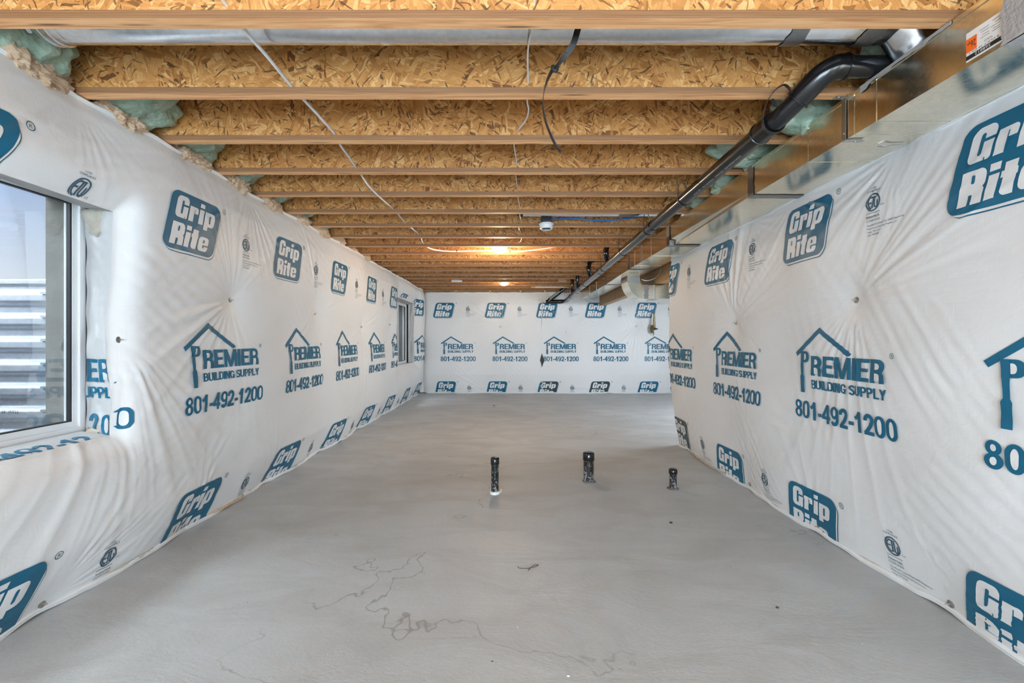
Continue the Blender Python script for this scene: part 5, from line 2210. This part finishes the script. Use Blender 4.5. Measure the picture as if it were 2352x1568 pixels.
# black strap hanging from the round duct
st = empty('hanging_strap', at(1288, 350, 1.78), 'black strap with a knot hanging loose from the round duct', 'strap')
pp = [(1333, 30), (1330, 55), (1325, 75), (1317, 100), (1303, 122), (1289, 139), (1278, 153), (1267, 164), (1257, 184), (1250, 208), (1247, 232), (1249, 258), (1255, 284), (1266, 312), (1277, 334), (1288, 349)]
dd = [1.735, 1.735, 1.735, 1.735, 1.74, 1.745, 1.745, 1.75, 1.755, 1.76, 1.76, 1.765, 1.77, 1.775, 1.78, 1.78]
pts = spline([at(x, y_, d) for (x, y_), d in zip(pp, dd)], 4)
n = len(pts)
wd, ww = [], []
for k in range(n):
    t = k / (n - 1)
    tw = 0.1 + (0.9 if t > 0.27 else 0) * smooth01(np.array([t]), 0.25, 0.45)[0] + 1.3 * smooth01(np.array([t]), 0.35, 0.75)[0] * 0.55
    wd.append((math.cos(tw), math.sin(tw), 0.12))
    ww.append(0.0235 if t < 0.2 else 0.0235 - 0.009 * math.exp(-((t - 0.37) / 0.06) ** 2))
m = MB()
m.ribbon(pts, wd, ww, 0.0024)
m.build('strap', M_BLACK, st)
k0 = at(1275, 156, 1.745)
m = MB()
m.tube([k0 + Vector((math.cos(a) * .011, math.sin(a) * .006, math.sin(a) * .012 + .004 * math.cos(2 * a))) for a in np.linspace(0, 5.6, 16)], .0065, 8)
m.tube([k0 + Vector((.004, -.004, -.004)), k0 + Vector((-.001, -.006, -.016))], .006, 8)
m.build('knot', M_BLACK, st)

# ------------------------------------------------------------------ ceiling lights, smoke alarm
def dome_light(c, label, power):
    root = empty('ceiling_light', c, label, 'ceiling light', 'dome ceiling lights')
    c = Vector(c)
    m = MB()
    m.lathe([(.045, .10), (.055, .0), (.055, -.002)], c, (0, 0, 1), 24)
    m.build('mounting_box', M_BLACK, root)
    m = MB()
    m.box(c + Vector((-.02, -.215, .03)), c + Vector((.02, .215, .042)))
    m.build('bracket', M_STRAP, root)
    m = MB()
    m.lathe([(.02, .004), (.094, .004), (.098, -.002), (.098, -.012), (.090, -.017), (.080, -.017)], c, (0, 0, 1), 40)
    m.build('rim', M_PLASTIC, root)
    m = MB()
    m.lathe([(.086, -.016), (.084, -.028), (.074, -.042), (.054, -.054), (.028, -.060), (.001, -.062)], c, (0, 0, 1), 40)
    m.build('diffuser', M_LAMP, root)
    d = bpy.data.lights.new('lamp_glow', 'POINT')
    d.energy = power
    d.color = (1.0, 0.76, 0.48)
    d.shadow_soft_size = 0.06
    o = bpy.data.objects.new('lamp_glow', d)
    o.location = c + Vector((0, 0, -0.13))
    C.objects.link(o)


dome_light((-0.145, 5.73, HC + 1.155), 'nearer of the two lit dome ceiling lights, in front of the white cable', 46)
dome_light((-0.13, 9.15, HC + 1.150), 'farther of the two lit dome ceiling lights, near the far wall', 12)

al = empty('smoke_alarm', sa, 'white smoke alarm under a black junction box with a blue cable', 'smoke alarm')
m = MB()
m.box(sa + Vector((-.046, -.035, .035)), sa + Vector((.046, .055, .100)))
m.box(sa + Vector((-.052, -.03, .040)), sa + Vector((-.046, .05, .062)))
m.box(sa + Vector((.046, -.03, .040)), sa + Vector((.052, .05, .062)))
m.build('junction_box', M_BLACK, al)
m = MB()
m.lathe([(.04, .036), (.068, .034), (.072, .028), (.072, .021), (.066, .018)], sa, (0, 0, 1), 36)
m.build('base_plate', M_PLASTIC, al)
m = MB()
m.lathe([(.062, .020), (.064, .006), (.062, -.012), (.057, -.022), (.046, -.028), (.001, -.030)], sa, (0, 0, 1), 36)
al_cover = m.build('cover', M_PLASTIC, al)
m = MB()
m.ribbon([sa + Vector((.050 * math.cos(a), .050 * math.sin(a), -.0265)) for a in np.linspace(-2.4, -0.9, 14)], (0, 0, 1), .011, .016)
m.build('vent_slot', M_GASKET, al_cover)

# ------------------------------------------------------------------ pipe stubs in the slab
def stub(x, y, r, hgt, cr, ch, label, collar=False):
    root = empty('pipe_stub', (x, y, 0), label, 'pipe stub', 'capped pipe stubs in the slab')
    m = MB()
    m.lathe([(r, -.02), (r, hgt - ch * .5)], (x, y, 0), n=36)
    m.build('pipe', M_ABS_DIRTY, root)
    m = MB()
    m.lathe([(cr, hgt - ch), (cr + .0008, hgt - ch + .003), (cr, hgt - .006), (cr - .004, hgt - .001), (cr * .75, hgt), (cr * .7, hgt + .003), (.001, hgt + .004)], (x, y, 0), n=36)
    m.build('cap', M_ABS, root)
    m = MB()
    if collar:
        m.lathe([(r + .010, -.005), (r + .009, .018), (r + .004, .022), (r + .0005, .022)], (x, y, 0), n=30)
        m.build('collar', M_LABEL, root)
        m = MB()
        m.ribbon([(x + r + .006, y - .01, .012), (x + r + .022, y - .012, .024), (x + r + .018, y - .005, .036)], (0, 1, 0), .014, .004)
        m.build('torn_sleeve', M_LABEL, root)
    else:
        m.add(*lumps((x, y, -.001), (r + .014, r + .014, .014), int(x * 50), 30, .3, 3, None, 'fr'), 0, True)
        m.build('mortar_ring', M_CONCRETE, root)


stub(-0.127, 3.671, 0.0303, 0.292, 0.0345, 0.055, 'leftmost and tallest black capped pipe stub, with a white collar at its foot', True)
stub(0.683, 3.987, 0.0445, 0.254, 0.050, 0.066, 'thick black capped pipe stub smeared with gray mortar, middle of the three')
stub(1.352, 3.789, 0.0303, 0.166, 0.0345, 0.038, 'shortest black capped pipe stub, nearest the right wall')

# ------------------------------------------------------------------ hose valve on the far wall
hv = empty('hose_valve', (3.23, 10.4, HC + .2), 'weathered valve on a short white pipe in a foamed gap of the far insulation', 'valve')
yv = 10.40
m = MB()
m.tube([(3.245, yv, HC + .60), (3.225, yv, HC + .30)], .016, 12)
m.tube([(3.235, yv, HC + .22), (3.235, yv, HC + .14)], .012, 10)
m.build('pipe', M_PLASTIC, hv)
m = MB()
m.lathe([(.02, -.09), (.036, -.06), (.04, -.01), (.05, .0), (.04, .03), (.03, .07), (.018, .09)], (3.23, yv - .01, HC + .245), (0, 0, 1), 14)
m.build('body', M_BRASS, hv)
m = MB()
m.tube([(3.26, yv - .01, HC + .245), (3.31, yv - .02, HC + .25), (3.36, yv - .02, HC + .245)], [.03, .02, .008], 10)
m.build('handle', M_BLACK, hv)
m = MB()
m.add(*lumps((3.285, yv + .02, HC + .42), (.028, .03, .17), 5, 14, .5, 4, None, 'fr'), 0, True)
m.build('foam_bead', M_YFOAM, hv)
m = MB()
m.box((3.26, yv - .005, HC + .10), (3.275, yv + .01, HC + .18))
m.build('green_tag', M_GREEN, hv)

# ------------------------------------------------------------------ tags on the far joists
def flat_tag(name, x0, x1, y, z0, z1, mat, label, ends=None):
    m = MB()
    m.box((x0, y - .0025, z0), (x1, y - .0005, z1), 0)
    if ends:
        m.box((x0 - ends, y - .003, z0), (x0, y - .0008, z1 - .004), 1)
        m.box((x1, y - .003, z0), (x1 + ends, y - .0008, z1 - .004), 1)
    return tag(m.build(name, [mat, M_YELLOW], loc=(x0, y, z0)), label, 'label')


flat_tag('paper_tag', -1.16, -0.95, jd(15), JB + .001, JB + .045, M_LABEL, 'white paper tag on the flange of a far joist, left of the farther ceiling light')
flat_tag('warning_label', 0.54, 1.16, jd(17), JB + .002, JB + .026, M_LABEL, 'long white label strip with yellow ends on a far joist', .10)
m = MB()
m.box((0.93, jd(15) - .04, JB + .004), (1.09, jd(15) - .001, JB + .05))
tag(m.build('wood_block', M_LUMBER, loc=(0.93, jd(15), JB)), 'short pale wood block on a far joist near the drain pipe', 'block')
for k, x in enumerate((-1.28, -0.50, 0.20, 0.76)):
    m = MB()
    m.box((x, 10.43, HC + 1.085), (x + .05, 10.62, JB - .002))
    tag(m.build('spacer_block', M_LUMBER, loc=(x, 10.43, HC + 1.085)), ('leftmost pale wood spacer block above the far insulation', 'second pale wood spacer block from the left above the far insulation', 'third pale wood spacer block from the left above the far insulation', 'rightmost pale wood spacer block above the far insulation, over the seam')[k], 'block', 'spacer blocks above the far wall')
# thin wires above the far light and on the beam
cable('thin_wire', [(0.0, 9.1, HC + 1.26), (0.005, 9.12, HC + 1.2), (0.02, 9.14, HC + 1.15), (0.10, 9.16, HC + 1.11), (0.19, 9.3, HC + 1.14)], .004, M_BLACK, 'thin dark wire curling beside the farther ceiling light', flat=1)
cable('loose_wire', [(2.0, 6.05, HC + .95), (2.005, 6.1, HC + .90), (1.99, 6.2, HC + .86), (1.95, 6.28, HC + .83), (1.88, 6.32, HC + .82), (1.82, 6.33, HC + .84)], .006, M_STRAP, 'thin pale wire drooping in front of the wood beam', flat=1)

# ------------------------------------------------------------------ scraps on the slab
def fp(px, py):
    d = HC * F / (py - 780.0)
    return Vector(((px - 1173) * d / F, d, 0))


m = MB()
a = fp(1190, 1304)
m.tube(spline([a + Vector((0, .012, .004)), a + Vector((.003, -.006, .004)), a + Vector((.03, -.012, .004)), fp(1218, 1306) + Vector((0, 0, .005)), fp(1226, 1301) + Vector((0, 0, .008)), fp(1237, 1299) + Vector((0, 0, .006))], 5), .0016, 6)
m.tube(spline([fp(1213, 1311) + Vector((0, 0, .003)), fp(1220, 1306) + Vector((0, 0, .007)), fp(1228, 1303) + Vector((0, 0, .004)), fp(1236, 1299) + Vector((0, 0, .004))], 5), .0016, 6)
tag(m.build('twig', M_TWIG, loc=fp(1214, 1305)), 'thin crooked twig lying on the slab in the foreground', 'twig')
for k, (px, py, s, mat, lb) in enumerate(((1785, 1396, .009, M_TWIG, 'dark crumb on the slab near the right wall'), (1541, 1201, .012, M_TWIG, 'dark splinter on the slab in front of the shortest pipe stub'),
                                        (1130, 1519, .005, M_TWIG, 'tiny dark crumb on the slab in the foreground'), (1306, 1553, .006, M_LABEL, 'white crumb on the slab at the bottom edge'),
                                        (1189, 1441, .005, M_LABEL, 'white crumb on the slab below the twig'), (1135, 932, .016, M_TWIG, 'dark speck on the slab near the far wall'))):
    p = fp(px, py)
    m = MB()
    m.add(*lumps(p + Vector((0, 0, s * .35)), (s, s * .7, s * .4), k + 60, 60, .5, 2, None, 'fr'), 0, True)
    tag(m.build('crumb', mat, loc=p), lb, 'debris', 'crumbs on the slab')

# stamped line on the near window well
P = Print(1.0)
P.T = lambda x, y: (x, y)
font_text(P, '5036-60 8K WELL', 0, 0, 0.19, 0.018, 1)
m = MB()
yq = W1[1] + 0.19 - 0.041
for q in P.f:
    m.add([(-2.93 + P.p[i][0], yq, HC - 0.41 + P.p[i][1]) for i in q], [tuple(range(len(q)))])
m.build('stamped_line', M_GASKET, well1)
